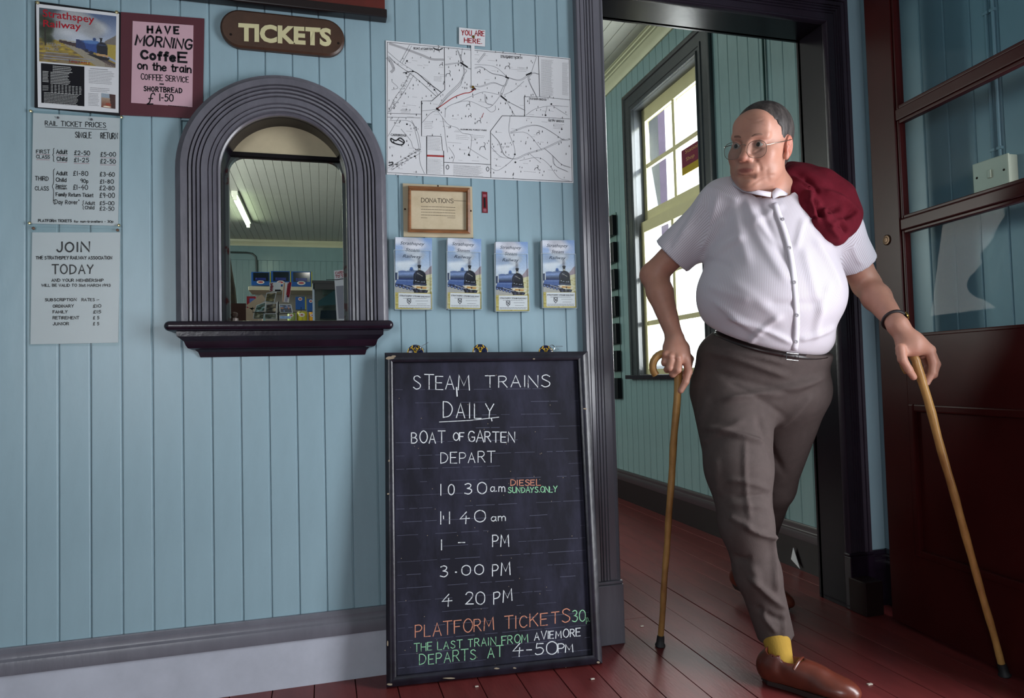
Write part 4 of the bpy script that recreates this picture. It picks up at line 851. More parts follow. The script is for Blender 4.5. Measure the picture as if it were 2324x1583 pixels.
def ct(s, p, q, h, wd=2.6, mi=0, f=C1, g=1.5, sl=0, sp=3, kk=None): m_ = MB(); wtext(m_, s, f(*p), f(*q), h*(K1 if f is C1 else K2), wd*.86, s_, mi, g, .22, sl, sp); cb_(m_, mi)
ct('STEAM', (305, 430), (785, 442), 125, 2.4, g=1.2); ct('TRAINS', (935, 420), (1500, 415), 105, 2.4, g=1.3); ct('DAILY', (560, 678), (1010, 690), 135, 2.6, g=1.8)
ribbon(mb, [C1(530, 722), C1(800, 708), C1(1050, 680)], 1.6, s_, 0); ribbon(mb, [C1(680, 420), C1(685, 495)], 3, s_, 0); ribbon(mb, [C1(985, 690), C1(990, 712)], 2.5, s_)
ct('BOAT', (285, 905), (575, 905), 98, g=1.3); ct('OF', (650, 885), (745, 885), 72, g=.3); ct('GARTEN', (785, 895), (1190, 900), 95, g=.8)
ct('DEPART', (545, 1085), (1010, 1075), 92, 2.2, g=1.4)
ct('10', (540, 1362), (660, 1355), 95, g=4); ct('30', (755, 1352), (945, 1352), 98, g=2.2); ct('a.m', (975, 1330), (1100, 1332), 60, 2.2, g=1.4)
ct('DIESEL', (1155, 1280), (1415, 1275), 50, 2.2, 1, g=1.3); ct('SUNDAYS.ONLY', (1135, 1342), (1560, 1335), 48, 2.2, 2, g=1.1)
f = C2
ct('1', (522, 108), (528, 108), 100, f=f); ct('1', (595, 105), (601, 105), 100, f=f); ribbon(mb, [C2(547, 38), C2(549, 62)], 2.2, s_); ct('4', (692, 95), (770, 92), 88, f=f); ct('0', (812, 92), (898, 90), 92, f=f); ct('am', (950, 80), (1075, 78), 60, 2.3, f=f, g=1)
ct('1', (528, 325), (534, 325), 90, f=f); ct('-', (670, 305), (735, 303), 90, 2.6, f=f); ct('PM', (968, 300), (1100, 298), 95, f=f)
ct('3', (525, 555), (585, 553), 90, f=f); ribbon(mb, [C2(650, 515), C2(658, 515)], 3, s_); ct('00', (702, 543), (888, 535), 88, f=f, g=1.4); ct('PM', (965, 552), (1110, 540), 100, f=f)
ct('4', (540, 800), (625, 795), 95, f=f); ct('20', (735, 790), (905, 785), 110, f=f, g=1); ct('PM', (978, 785), (1130, 752), 100, f=f)
ct('PLATFORM', (305, 1070), (975, 1005), 105, 2.5, 1, f=f, g=1.3); ct('TICKETS', (1065, 1000), (1620, 940), 105, 2.5, 1, f=f, g=1.4); ct('30', (1645, 935), (1755, 930), 95, 2.4, 2, f=f, g=1.2); ct('p.', (1762, 935), (1790, 930), 55, 2, 2, f=f)
ct('THE LAST TRAIN FROM', (298, 1190), (1265, 1108), 66, 2.2, 2, f=f, g=1.5); ct('AVIEMORE', (1322, 1092), (1712, 1055), 66, 2.3, 0, f=f, g=1.3)
ct('DEPARTS AT', (345, 1302), (1055, 1232), 88, 2.3, 2, f=f, g=1.4, sp=6); ct('4-50', (1142, 1222), (1510, 1208), 100, 2.6, 0, f=f, g=1.1); ct('PM', (1525, 1198), (1655, 1190), 72, 2.4, 0, f=f, g=.8)
tag(setparent(mb.build('chalk_strokes', [CW, CO, CG], raw=True), ck), kind='stuff')
mb = MB()
for i in range(24):   # ruled lines, partly rubbed away
    ya_, yb_ = 440/1.0*K1+770+i*29.6, 432*K1+770+i*28.8-i*.9
    yl = 884+i*30.1; yr = 881+i*28.2
    if yl > 1525: break
    x = 897+i*.35; xe = 1312+i*1.35
    while x < xe:
        l = random.uniform(8, 60); 
        if random.random() < .62:
            t0, t1 = (x-897)/(xe-897), (min(x+l, xe)-897)/(xe-897); ribbon(mb, [(x, yl+(yr-yl)*t0), (min(x+l, xe), yl+(yr-yl)*t1)], random.choice((.5, .7, .9)), sC(.0043))
        x += l+random.uniform(1, 12)
tag(setparent(mb.build('ruled_lines', CF_, raw=True), ck), kind='stuff')
mb = MB()
for i in range(60):
    x, y = random.uniform(905, 1330), random.uniform(840, 1520); 
    if x > 1312+(y-840)*.03: continue
    mb.add([sC(.0044)(x+random.uniform(.5, 1.3)*math.cos(a), y+1.0*math.sin(a)) for a in [k*math.pi/3 for k in range(6)]], [tuple(range(6))])
for (x, y, a, b) in ((885, 812, 12, 4), (893, 808, 7, 3), (883, 905+140, 3, 3), (881, 1120, 3, 2.5), (1328, 927, 5, 2), (1128, 1516, 7, 2.5), (1168, 1515, 5, 2), (884, 1552, 9, 3), (1020, 1538, 16, 2), (1358, 1502, 4, 3), (880, 1460, 2, 8), (1212, 814, 3, 2)):
    mb.add([sC(.0225)(x+a*math.cos(t)*random.uniform(.6, 1), y+b*math.sin(t)*random.uniform(.6, 1)) for t in [k*math.pi/5 for k in range(10)]], [tuple(range(10))])
tag(setparent(mb.build('chips_and_specks', flat('chipped_wood', '8f8270'), raw=True), ck), kind='stuff')
# badges on the top rail
BDG = mat('navy_enamel', '141a38', rough=.15, var=0, coat=.5); YEL = flat('yellow_enamel', 'c9a235')
for (px, py, r_) in ((943, 800, .026), (1090, 798, .0255), (1239, 800, .025)):
    c = onplane((px, py), BL, bn)+bn*(-.003); mb = MB().lathe([(r_, -.0015), (r_, .0015), (r_-.002, .0025), (.0003, .003)], c, bn, 28)
    b = setparent(mb.build('badge', BDG, smooth=30), ck)
    up = Vector((0, 0, 1)); rt = Vector((1, 0, 0)); cc = c+bn*.0036
    def BP(u, v): return cc+rt*u*r_+up*v*r_
    mb = MB()
    sf = lambda u, v: BP(u, v)
    for s in (-1, 1):
        ribbon(mb, catmull([(s*.05, .2), (s*.22, .38), (s*.42, .62), (s*.36, .86)], 4), .12, sf); ribbon(mb, [(s*.22, .38), (s*.12, .6)], .1, sf); ribbon(mb, [(s*.38, .55), (s*.58, .6)], .1, sf); ribbon(mb, catmull([(s*.8, .5), (s*.92, .25), (s*.95, 0)], 4), .09, sf)
    mb.add([BP(a, b_) for a, b_ in ((-.2, .25), (-.1, .3), (.1, .3), (.2, .25), (.1, -.1), (0, -.2), (-.1, -.1))], [tuple(range(7))])
    o = mb.build('stag_emblem', YEL, raw=True); o.parent = b
for (px, py) in ((948, 790), (1252, 789)):
    c = onplane((px, py), BL, bn)+bn*.004; mb = MB().tube([c+Vector((.009*math.cos(a), 0, .009*math.sin(a))) for a in [k*math.pi/8 for k in range(17)]], .0011, 6, caps=False)
    q = [onplane(p, BL, bn)+bn*.006 for p in ((px+6, 794), (px+15, 793), (px+8, 786), (px+24, 777 if px < 1000 else 786))]
    mb.tube(q, .0008, 5); setparent(mb.build('wire_loop', STEEL), ck)

# ================================================================== OPEN MAROON DOOR: door_2
th = math.radians(4.5); DP = Vector((1.958, -.17, 0)); DU = Vector((-math.sin(th), -math.cos(th), 0)); DN = Vector((-math.cos(th), math.sin(th), 0)); DW = .84
d2 = empty('door_2', DP, kind='structure')
def dbox(mb, u0, u1, z0, z1, t0, t1, bev=0, mi=None):
    t = MB().box((u0, t0, z0), (u1, t1, z1), bev); mb.add([DP+DU*v[0]+DN*v[1]+Vector((0, 0, v[2])) for v in t.v], t.f, mi); return mb
def dpart(nm, m, *a, **k):
    o = dbox(MB(), *a, **k).build(nm, m); return setparent(o, d2)
T0, T1 = -.042, 0
dpart('stile', DOORM, 0, .125, .012, 2.60, T0, T1, bev=.002); dpart('stile', DOORM, DW-.125, DW, .012, 2.60, T0, T1, bev=.002)
dpart('bottom_rail', DOORM, .125, DW-.125, .012, .265, T0, T1); dpart('lock_rail', DOORM, .125, DW-.125, .785, 1.015, T0, T1); dpart('top_rail', DOORM, .125, DW-.125, 2.48, 2.60, T0, T1)
for z in (1.388, 1.775): dpart('glazing_rail', DOORM, .125, DW-.125, z, z+.04, T0+.004, T1-.002, bev=.004)
dpart('door_panel', DOORM, .125, DW-.125, .265, .785, T0+.014, T1-.014)
DGL = glass('door_glass', 'e6eef0', .0, .09)
for z0, z1 in ((1.015, 1.388), (1.428, 1.775), (1.815, 2.48)):
    dpart('pane', DGL, .135, DW-.135, z0+.001, z1-.001, -.023, -.019)
    mb = MB()
    for a in ((.125, .137, z0, z1), (DW-.137, DW-.125, z0, z1), (.137, DW-.137, z0, z0+.012), (.137, DW-.137, z1-.012, z1)): dbox(mb, *a, -.03, -.006, bev=.003)
    setparent(mb.build('glazing_bead', DOORM), d2)
mb = MB()
for a in ((.125, .15, .265, .785), (DW-.15, DW-.125, .265, .785), (.15, DW-.15, .265, .29), (.15, DW-.15, .76, .785)): dbox(mb, *a, -.016, .004, bev=.005)
setparent(mb.build('panel_moulding', DOORM), d2)
c = DP+DU*.062+Vector((0, 0, 1.368)); mb = MB().lathe([(.0185, 0), (.019, .002), (.016, .0045), (.0105, .005), (.0095, .003), (.009, .006), (.0003, .0065)], c, DN, 24)
setparent(mb.build('lock_cylinder', mat('tarnished_brass', '4c3a2c', rough=.35, metal=.8), smooth=30), d2)
# light switch and conduit on the right wall
lsw = empty('light_switch', (XR-.012, -.5, 1.54), 'cream light switch box with conduit on the blue wall behind the door glass', 'switch')
CS = mat('cream_plastic', 'dbd4bd', rough=.35, var=.04); xs = XR-.012
setparent(MB().box((xs, -.605, 1.474), (xs-.034, -.486, 1.568), bev=.004).build('back_box', CS), lsw)
setparent(MB().box((xs-.034, -.607, 1.472), (xs-.042, -.484, 1.570), bev=.004).build('face_plate', CS), lsw)
setparent(MB().box((xs-.041, -.551, 1.508), (xs-.048, -.538, 1.535), bev=.003).build('rocker', CS), lsw)
for yy in (-.499, -.591): setparent(MB().lathe([(.004, 0), (.003, .001), (.0003, .0012)], (xs-.0422, yy, 1.521), (-1, 0, 0), 10).build('screw', flat('screw_brown2', '33241c')), lsw)
for yy in (-.530, -.553):
    cc_ = MB().tube([(xs-.006, yy, 1.57), (xs-.006, yy, CEILZ)], .005, 8)
    for z in (1.60, 1.83, 2.05, 2.4): cc_.box((xs, yy-.009, z), (xs-.012, yy+.009, z+.01), bev=.002)
    o = cc_.build('conduit', BLUE); tag(setparent(o, lsw))
# wooden door stop in the corner
mb = MB().box((1.905, -.105, 0), (1.985, -.022, .125), bev=.004)
tag(mb.build('door_block', mat('dark_red_block', '190708', rough=.5)), 'small dark wooden block on the floor in the corner beside the open door', 'block')

# ================================================================== SHOP BEHIND THE TICKET WINDOW
def on(axis, v, x, y):
    r = ray(x, y); return CAM+r*((v-CAM[axis])/r[axis])
# fluorescent lamp on the ceiling
lp = empty('fluorescent_lamp', (-.93, 6.8, CEILZ), 'long lit fluorescent tube lamp under the grey boarded ceiling', 'lamp')
setparent(MB().box((-.975, 6.05, CEILZ), (-.905, 7.55, CEILZ-.05), bev=.006).build('lamp_body', mat('lamp_white_enamel', 'd5d8c8', rough=.3)), lp)
TUBE = mat('lit_tube', 'ffffff', var=0, emit=('eaffd8', 16))
setparent(MB().tube([(-.94, 6.08, CEILZ-.085), (-.94, 7.52, CEILZ-.085)], .019, 12).build('tube', TUBE), lp)
setparent(MB().box((-.96, 6.05, CEILZ-.05), (-.92, 6.08, CEILZ-.105)).box((-.96, 7.52, CEILZ-.05), (-.92, 7.55, CEILZ-.105)).build('end_cap', MATS['lamp_white_enamel']), lp)
# conduit pipe on the far wall
p = [on(1, 8.95, *q) for q in ((516, 572), (560, 573), (572, 575), (580, 582), (582, 592), (583, 625))]
tag(MB().tube(p, .014, 8).build('pipe', mat('dark_pipe', '2c3a38', rough=.4), smooth=True), 'thin dark bent pipe fixed to the far green boarded wall', 'pipe')
YS = 4.4
def O(x, y, d=YS): return on(1, d, x, y)
# shelf unit with boxes
a, b = O(564, 650), O(712, 656)
sh = empty('wall_shelf', (0.5*(a.x+b.x), YS, a.z), 'cream shelf unit with blue boxes on top, behind the ticket window', 'shelf')
SHM = mat('cream_shelf_paint', 'a9a68e', rough=.5); xr_ = .25
setparent(MB().box((a.x, YS-.02, a.z-.035), (xr_, YS+.32, a.z), bev=.004).build('shelf_board', SHM), sh)
mb = MB().prism([(a.x+.03, a.z-.035), (a.x+.12, a.z-.24), (a.x+.16, 0), (xr_, 0), (xr_, a.z-.035)], lambda x, z: (x, YS+.29, z), lambda x, z: (x, YS+.31, z)); setparent(mb.build('back_panel', mat('shelf_back_grey', '7d7a72', rough=.6)), sh)
for zz in (a.z-.42, a.z-.62): setparent(MB().box((a.x+.1, YS+.0, zz-.03), (xr_, YS+.3, zz)).build('shelf_board', mat('dark_shelf', '3a3430')), sh)
setparent(MB().box((a.x+.12, YS+.0, 0), (a.x+.15, YS+.3, a.z-.45)).box((xr_-.03, YS, 0), (xr_, YS+.3, a.z-.45)).build('side_panel', MATS['dark_shelf']), sh)
BXB = flat('box_blue', '1f4a86', rough=.35); BXY = flat('box_yellow', 'a6a64a'); LBL = flat('label_red', '9c4a4e'); LBW = flat('label_white', 'c4c4bc')
def toybox(px0, px1, pyt, pyb, lab, yd=YS+.05, dep=.14, win=True, nm='model_box', g='blue boxes on the shelf'):
    p0, p1 = O(px0, pyb, yd), O(px1, pyt, yd); o = empty(nm, ((p0.x+p1.x)/2, yd+dep/2, p0.z), lab, 'box', g)
    W_, H_ = p1.x-p0.x, p1.z-p0.z
    setparent(MB().box((p0.x, yd, p0.z), (p1.x-.008, yd+dep, p1.z), bev=.002).build('carton', BXB), o)
    setparent(MB().box((p1.x-.0079, yd+.001, p0.z), (p1.x, yd+dep, p1.z)).build('yellow_side', BXY), o)
    if win:
        setparent(MB().box((p0.x+W_*.1, yd-.001, p0.z+H_*.32), (p1.x-W_*.1, yd, p1.z-H_*.06)).build('window_film', mat('dark_film', '10141c', rough=.08)), o)
        cx, cz = p0.x+W_*.28, p0.z+H_*.36; setparent(MB().box((p0.x+W_*.22, yd-.006, cz), (p1.x-W_*.24, yd-.001, cz+H_*.2), bev=.002).lathe([(W_*.05, 0), (W_*.045, .01)], (cx, yd-.006, cz+H_*.1), (0, 0, 1), 8).build('engine_model', flat('model_navy', '26306b', rough=.2)), o)
    cx, cz = (p0.x+p1.x)/2-.004, p0.z+H_*(.24 if win else .82)
    mb = MB(); mb.add([(cx+W_*.2*math.cos(t), yd-.0015, cz+H_*.13*math.sin(t)) for t in [k*math.pi/9 for k in range(18)]], [tuple(range(18))], 0); mb.add([(cx+W_*.14*math.cos(t), yd-.002, cz+H_*.07*math.sin(t)) for t in [k*math.pi/9 for k in range(18)]], [tuple(range(18))], 1)
    setparent(mb.build('oval_label', [LBW, LBL], raw=True), o); return o
toybox(570.5, 614, 617, 647, 'leftmost of three blue model boxes standing on the cream shelf')
toybox(615.5, 660, 615, 648.5, 'middle of three blue model boxes standing on the cream shelf')
toybox(661, 708, 616, 650, 'rightmost of three blue model boxes standing on the cream shelf')
toybox(671, 694, 673, 702, 'left of two small blue boxes below the cream shelf', YS+.02, .08, False, g='small boxes under the shelf')
toybox(697, 716, 678, 706, 'right of two small blue boxes below the cream shelf', YS+.02, .08, False, g='small boxes under the shelf')
# yellow tins / mugs
for px0, px1, py0, lab, cmt in ((673, 697, 706, 'yellow-green tub with a white oval label under the shelf', 'a9a32c'), (700, 718, 708, 'orange-yellow tub with a white label beside the glass cabinet', 'c08a22'), (652, 670, 708, 'greenish tub partly behind the postcard rack', '7f8f4c')):
    p0, p1 = O(px0, 722, YS-.05), O(px1, py0, YS-.05); r_ = (p1.x-p0.x)/2; cx = (p0.x+p1.x)/2; z0 = p0.z-.02
    o = empty('tub', (cx, YS-.05+r_, z0), lab, 'tub', 'tubs under the shelf')
    setparent(MB().lathe([(r_*.95, 0), (r_, .01), (r_, p1.z-z0-.02), (r_*.92, p1.z-z0)], (cx, YS-.05+r_, z0), n=20).build('tub_body', flat('tub_'+cmt, cmt, rough=.3), smooth=40), o)
    mb = MB(); mb.add([(cx+r_*.6*math.cos(t), YS-.052, (p1.z*.62+z0*.38)+r_*.42*math.sin(t)) for t in [k*math.pi/9 for k in range(18)]], [tuple(range(18))]); setparent(mb.build('oval_label', LBW, raw=True), o)
    setparent(MB().box((cx-r_*.2, YS-.056, p1.z*.62+z0*.38-.006), (cx+r_*.2, YS-.0525, p1.z*.62+z0*.38+.006)).build('label_band', LBL), o)
# counter
YC = .35
tag(MB().box((-.75, .135, .985), (.75, 1.3, 1.02), bev=.004).box((-.72, .17, 0), (.72, 1.25, .985)).build('counter', mat('dark_counter', '2b211f', rough=.5)), 'dark counter behind the ticket window carrying boxes and racks', 'counter')
# cardboard box with open flaps
YB = .72
def OB(x, y, d=YB): return on(1, d, x, y)
cbx = empty('cardboard_box', (-.30, YB+.1, 1.02), 'open brown cardboard box with raised flap at left of the hatch', 'box')
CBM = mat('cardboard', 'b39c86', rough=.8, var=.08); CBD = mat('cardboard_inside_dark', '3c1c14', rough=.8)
q0, q1 = OB(505, 688), OB(558, 695)
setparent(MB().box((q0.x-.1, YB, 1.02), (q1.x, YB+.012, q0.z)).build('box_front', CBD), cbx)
s0, s1 = OB(558, 694), OB(572, 703)
setparent(MB().box((q1.x, YB, 1.02), (q1.x+.045, YB+.25, q1.z-.006)).build('box_side', CBM), cbx)
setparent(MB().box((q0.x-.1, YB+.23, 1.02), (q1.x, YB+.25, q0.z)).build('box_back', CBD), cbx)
fp = [OB(558, 693), OB(594, 667), OB(603, 679), OB(572, 703)]; mb = MB(); mb.add([v for v in fp]+[v+Vector((0, .004, 0)) for v in fp], [(0, 1, 2, 3), (7, 6, 5, 4), (0, 4, 5, 1), (1, 5, 6, 2), (2, 6, 7, 3), (3, 7, 4, 0)]); setparent(mb.build('box_flap', CBM), cbx)
# red and blue book behind the box
p0, p1 = OB(560, 690, 1.1), OB(580, 672, 1.1)
bk = empty('small_book', (p0.x, 1.1, 1.02), 'small red-edged book with blue and yellow cover behind the cardboard flap', 'book')
setparent(MB().box((p0.x, 1.1, 1.02), (p1.x, 1.13, p1.z)).build('cover', flat('book_red', '8e2c38')), bk)
setparent(MB().box((p0.x+.012, 1.098, p1.z-.035), (p1.x-.004, 1.1, p1.z-.01)).build('blue_band', flat('book_blue', '5b6ea8')), bk); setparent(MB().box((p0.x+.012, 1.098, p1.z-.07), (p1.x-.004, 1.1, p1.z-.036)).build('yellow_band', flat('book_yellow', 'b59a2a')), bk)
# postcard spinner
YR = .60
def OR(x, y, d=YR): return on(1, d, x, y)
rx = OR(629, 700).x
rk = empty('postcard_rack', (rx, YR+.07, 1.02), 'black wire postcard rack on the counter in the hatch', 'rack')
mb = MB().tube([(rx, YR+.07, 1.02), (rx, YR+.07, 1.24)], .003, 8).lathe([(.08, 0), (.08, .006), (.01, .012)], (rx, YR+.07, 1.02))
for z in (1.05, 1.12, 1.19):
    for s in (-1, 1):
        mb.tube([(rx, YR+.07, z), (rx+s*.05, YR+.03, z), (rx+s*.05, YR-.01, z)], .0016, 5); mb.tube([(rx+s*.005, YR-.01, z), (rx+s*.09, YR-.01, z), (rx+s*.09, YR-.005, z+.02)], .0016, 5)
setparent(mb.build('wire_frame', flat('rack_black', '14141a', rough=.3)), rk)
def pcard(c4, lab, base, blobs, seed, d=YR):
    pts = [OR(x, y, d) for x, y in c4]; o = MB(); n_ = Vector((0, .002, 0)); o.add(pts+[p+n_ for p in pts], [(0, 1, 2, 3), (7, 6, 5, 4), (0, 4, 5, 1), (1, 5, 6, 2), (2, 6, 7, 3), (3, 7, 4, 0)])
    e = empty('postcard', (pts[0]+pts[2])/2, lab, 'postcard', 'postcards in the wire rack'); setparent(o.build('card', PAPER), e)
    P = Paint(22, 18, tuple(int(base[i:i+2], 16)/255 for i in (0, 2, 4))); r2 = np.random.default_rng(seed)
    for i in range(14): P.ell(r2.random(), r2.random(), .25*r2.random()+.05, .15*r2.random()+.04, blobs[i % len(blobs)], .4, .85)
    P.im = P.im*1.25; P.noise(.06); cc = [sum(p[0] for p in c4)/4, sum(p[1] for p in c4)/4]; ci = [(cc[0]+(x-cc[0])*.86, cc[1]+(y-cc[1])*.84) for x, y in c4]
    raster('picture', P.im, ci, lambda x, y: OR(x, y, d-.0012), vcol_mat('postcard_print', .3) if 'postcard_print' not in bpy.data.materials else bpy.data.materials['postcard_print'], e)
pcard([(605, 664), (628, 662), (622, 687), (601, 684)], 'brown moorland postcard, high left in the wire rack', '4a4028', ['6b5f3a', '2e2a1c', '8a8062', '3d3a2a'], 1)
pcard([(582, 692), (604, 684), (601, 705), (576, 710)], 'green river postcard, leaning at far left of the wire rack', '4d5b56', ['7f9a9a', '2c3a30', '9ab0b4', '4a4436'], 2, YR+.03)
pcard([(604, 690), (629, 686), (627, 712), (602, 712)], 'brown and cream scene postcard, left of the rack pole', '5a4a3e', ['3b2c22', '8f8068', 'b3a084', '2c2a26'], 3, YR+.01)
pcard([(576, 708), (600, 706), (598, 723), (574, 723)], 'pebbly dark green postcard, bottom left of the rack', '4c4a3c', ['9a9684', '2c2c24', '6e6a52'], 4, YR+.01)
pcard([(600, 712), (628, 711), (628, 723), (600, 723)], 'grey and olive postcard, low in front of the rack pole', '5d5c4d', ['98958a', '2f3029', '7a755c'], 5, YR-.005)
pcard([(633, 690), (661, 690.5), (665, 710), (636, 709)], 'pale blue framed postcard with an orange sun over hills', '2e3340', ['5f78a8', '1f2430', 'c27a4c', '2c2a2a', '7e8cb0'], 6, YR-.02)
pcard([(634, 716), (661, 717), (661, 723), (634, 723)], 'light blue topped postcard under the orange sun postcard', '6d8cb8', ['8ba6c8', '4b6a8c'], 7, YR-.02)
# folded leaflets in rack top
for c4, lab, c_m, cs_ in (([(611, 641), (637, 640), (637, 661), (612, 661)], 'white leaflet with red script at its left edge, top of the rack', 'd0d0d4', '8f2030'), ([(642, 640), (662, 641), (655, 686), (640, 685)], 'striped white, orange and maroon leaflet, upright in the rack', 'c9c4c4', '7c2a30')):
    pts = [OR(x, y, YR+.02) for x, y in c4]; o = MB(); o.add(pts+[p+Vector((0, .006, 0)) for p in pts], [(0, 1, 2, 3), (7, 6, 5, 4), (0, 4, 5, 1), (1, 5, 6, 2), (2, 6, 7, 3), (3, 7, 4, 0)])
    e = empty('folded_leaflet', (pts[0]+pts[2])/2, lab, 'leaflet', 'folded leaflets in the rack'); setparent(o.build('paper', flat('leaf_'+c_m, c_m)), e)
    mb = MB(); sf = lambda x, y: OR(x, y, YR+.0185)
    if cs_ == '8f2030':
        ribbon(mb, catmull([(613, 644), (619, 643), (615, 647), (620, 649), (613, 651), (619, 653), (613, 656), (619, 658), (613, 660)], 3), 1.7, sf, 0); ribbon(mb, [(625, 658.5), (636, 658.5)], 3.5, sf, 1)
    else:
        ribbon(mb, [(645.5, 642), (642, 684)], 1.8, sf, 2); ribbon(mb, [(658.5, 642), (654, 672)], 6, sf, 0); ribbon(mb, [(654, 643), (650.5, 668)], 2.2, sf, 0); ribbon(mb, [(651, 672), (649, 682)], 5, sf, 3)
    setparent(mb.build('print', [flat('leaf_red', '7e1f2e'), INK, flat('leaf_orange', 'b07a4a'), flat('leaf_lilac', '9b93a8')], raw=True), e)
pts = [OR(x, y, YR-.01) for x, y in ((655, 641), (664.5, 643), (664, 688), (657, 687))]
# metal display cabinet
YD = .78
def OD(x, y, d=YD): return on(1, d, x, y)
a, b = OD(712, 723), OD(770, 637)
cb = empty('display_cabinet', ((a.x+b.x)/2+.03, YD+.1, 1.02), 'glass and chrome display cabinet with trays at the right of the hatch', 'cabinet')
mb = MB(); xa, xb, zt = a.x, a.x+.24, b.z
for xx in (xa, xb):
    for yy in (YD, YD+.2): mb.box((xx-.004, yy-.004, 1.02), (xx+.004, yy+.004, zt))
setparent(mb.build('chrome_post', STEEL), cb)
setparent(MB().box((xa-.005, YD-.005, zt-.012), (xb+.005, YD+.21, zt)).box((xa, YD-.004, zt-.038), (xb, YD+.004, zt-.012)).build('top', mat('cabinet_dark', '34302f', rough=.2)), cb)
setparent(MB().box((xa, YD, 1.125), (xb, YD+.2, 1.131)).build('glass_shelf', STEEL), cb)
setparent(MB().box((xa+.004, YD+.198, 1.02), (xb, YD+.202, zt-.01)).build('cabinet_back', mat('cabinet_back_cream', '8b8778', rough=.5)), cb)
setparent(MB().box((xa+.002, YD-.001, 1.02), (xb, YD+.001, zt-.03)).build('pane', DGL), cb)
pts = [OD(x, y, YD+.03) for x, y in ((722, 683), (762, 656), (775, 656), (775, 690), (722, 694))]; mb = MB(); mb.prism(list(range(5)), lambda i: pts[i], lambda i: pts[i]+Vector((0, .12, 0))) if 0 else mb.add(pts+[p+Vector((0, .1, 0)) for p in pts], [(0, 1, 2, 3, 4), (9, 8, 7, 6, 5)]+[(i, 5+i, 5+(i+1) % 5, (i+1) % 5) for i in range(5)])
tag(mb.build('wrapped_tray', mat('glossy_bag', '4c6664', rough=.12, coat=.3)), 'slanted glossy grey-green packet inside the display cabinet', 'packet')
pts = [OD(x, y, YD+.04) for x, y in ((728, 704), (768, 704), (770, 723), (726, 723))]; mb = MB(); mb.add(pts+[p+Vector((0, .1, 0)) for p in pts], [(0, 1, 2, 3), (7, 6, 5, 4)]+[(i, 4+i, 4+(i+1) % 4, (i+1) % 4) for i in range(4)])
tag(mb.build('dark_packet', mat('dark_packet', '1c2028', rough=.15)), 'dark shiny packet at the bottom of the display cabinet', 'packet')
pts = [OD(x, y, YD+.17) for x, y in ((732, 655), (765, 655), (765, 668), (732, 668))]; mb = MB(); mb.add(pts+[p+Vector((0, .004, 0)) for p in pts], [(0, 1, 2, 3), (7, 6, 5, 4)]+[(i, 4+i, 4+(i+1) % 4, (i+1) % 4) for i in range(4)])
tag(mb.build('price_card', flat('pale_card', 'a9b5a4')), 'pale cream card at the back of the display cabinet', 'card')
# CARDS sign
c4 = [(758, 614), (786, 611), (786, 723), (767, 723)]; YK = .22
pts = [on(1, YK, *p) for p in c4]; pts[2].z = pts[3].z = 1.0205; mb = MB(); mb.add(pts+[p+Vector((0, .003, 0)) for p in pts], [(0, 1, 2, 3), (7, 6, 5, 4)]+[(i, 4+i, 4+(i+1) % 4, (i+1) % 4) for i in range(4)])
pts2 = [on(1, YK-.001, *p) for p in ((762.5, 649), (786, 647), (786, 723), (768.5, 723))]
cdn = empty('cards_notice', pts[2], 'tall white notice with red handwriting at the right edge of the hatch', 'notice'); setparent(mb.build('card', PAPER), cdn)
mb = MB().add(pts2, [(0, 1, 2, 3)]); setparent(mb.build('grey_lower_sheet', flat('card_grey', '8d8d97'), raw=True), cdn)
mb = MB(); sf = lambda x, y: on(1, YK-.0012, x, y); wtext(mb, 'CARDS', (761, 622.5), (783, 619), 5.5, 1, sf); wtext(mb, 'TO SA', (762, 630.5), (783, 628), 5.5, 1, sf); ribbon(mb, [(761, 625), (784, 622)], .8, sf); setparent(mb.build('lettering', REDINK, raw=True), cdn)
setparent(MB().tube([on(1, YK-.003, 740, 634.5), on(1, YK-.003, 765, 634), on(1, YK-.003, 786, 631)], .0012, 5).build('wire', flat('rack_black', '14141a')), cdn)
tag(MB().tube([(-.83, 3.78, 0), (-.83, 3.78, 1.9)], .02, 10).tube([(-.83, 3.78, 1.86), (-.83, 3.66, 1.84)], .008, 8).lathe([(.18, 0), (.18, .02), (.03, .03)], (-.83, 3.78, 0)).build('coat_stand', flat('rack_black', '14141a')), 'dark upright coat stand behind the hanging coat at the hatch', 'coat stand')
# hanging coat at left, behind the box
mb = MB(); P = [on(1, 3.6, *q) for q in ((505, 580), (519, 580), (523, 610), (530, 650), (534, 690), (505, 690))]
k = len(P); mb.add(P+[p+Vector((0, .12, 0)) for p in P], [tuple(range(k)), tuple(range(2*k-1, k-1, -1))]+[(i, k+i, k+(i+1) % k, (i+1) % k) for i in range(k)])
tag(mb.build('hanging_coat', mat('dark_coat', '1c1712', rough=.8, col2='3d3420', vscale=9)), 'dark coat hanging behind the hatch at its left edge', 'coat')
# leaflet rack on the shop wall left of the tall window
mb = MB(); yk0, yk1 = 2.38, 2.47
for z0, z1 in ((1.93, 2.13), (1.68, 1.88), (1.43, 1.60), (1.20, 1.38), (.98, 1.15), (.80, .95)):
    pass
rkk = empty('leaflet_rack', (XR-.012, 2.46, .8), 'black tiered rack on the shop wall, seen beside the door casing', 'rack')
for k_ in range(7):
    z = 2.08-k_*.2; setparent(MB().box((XR-.016, 2.40, z-.15), (XR-.05, 2.62, z), bev=.004).build('pocket', flat('rack_black', '14141a')), rkk)
setparent(MB().box((XR-.012, 2.405, .80), (XR-.018, 2.61, 2.10)).build('rack_back', flat('clear_grey', '6d8782', rough=.2)), rkk)
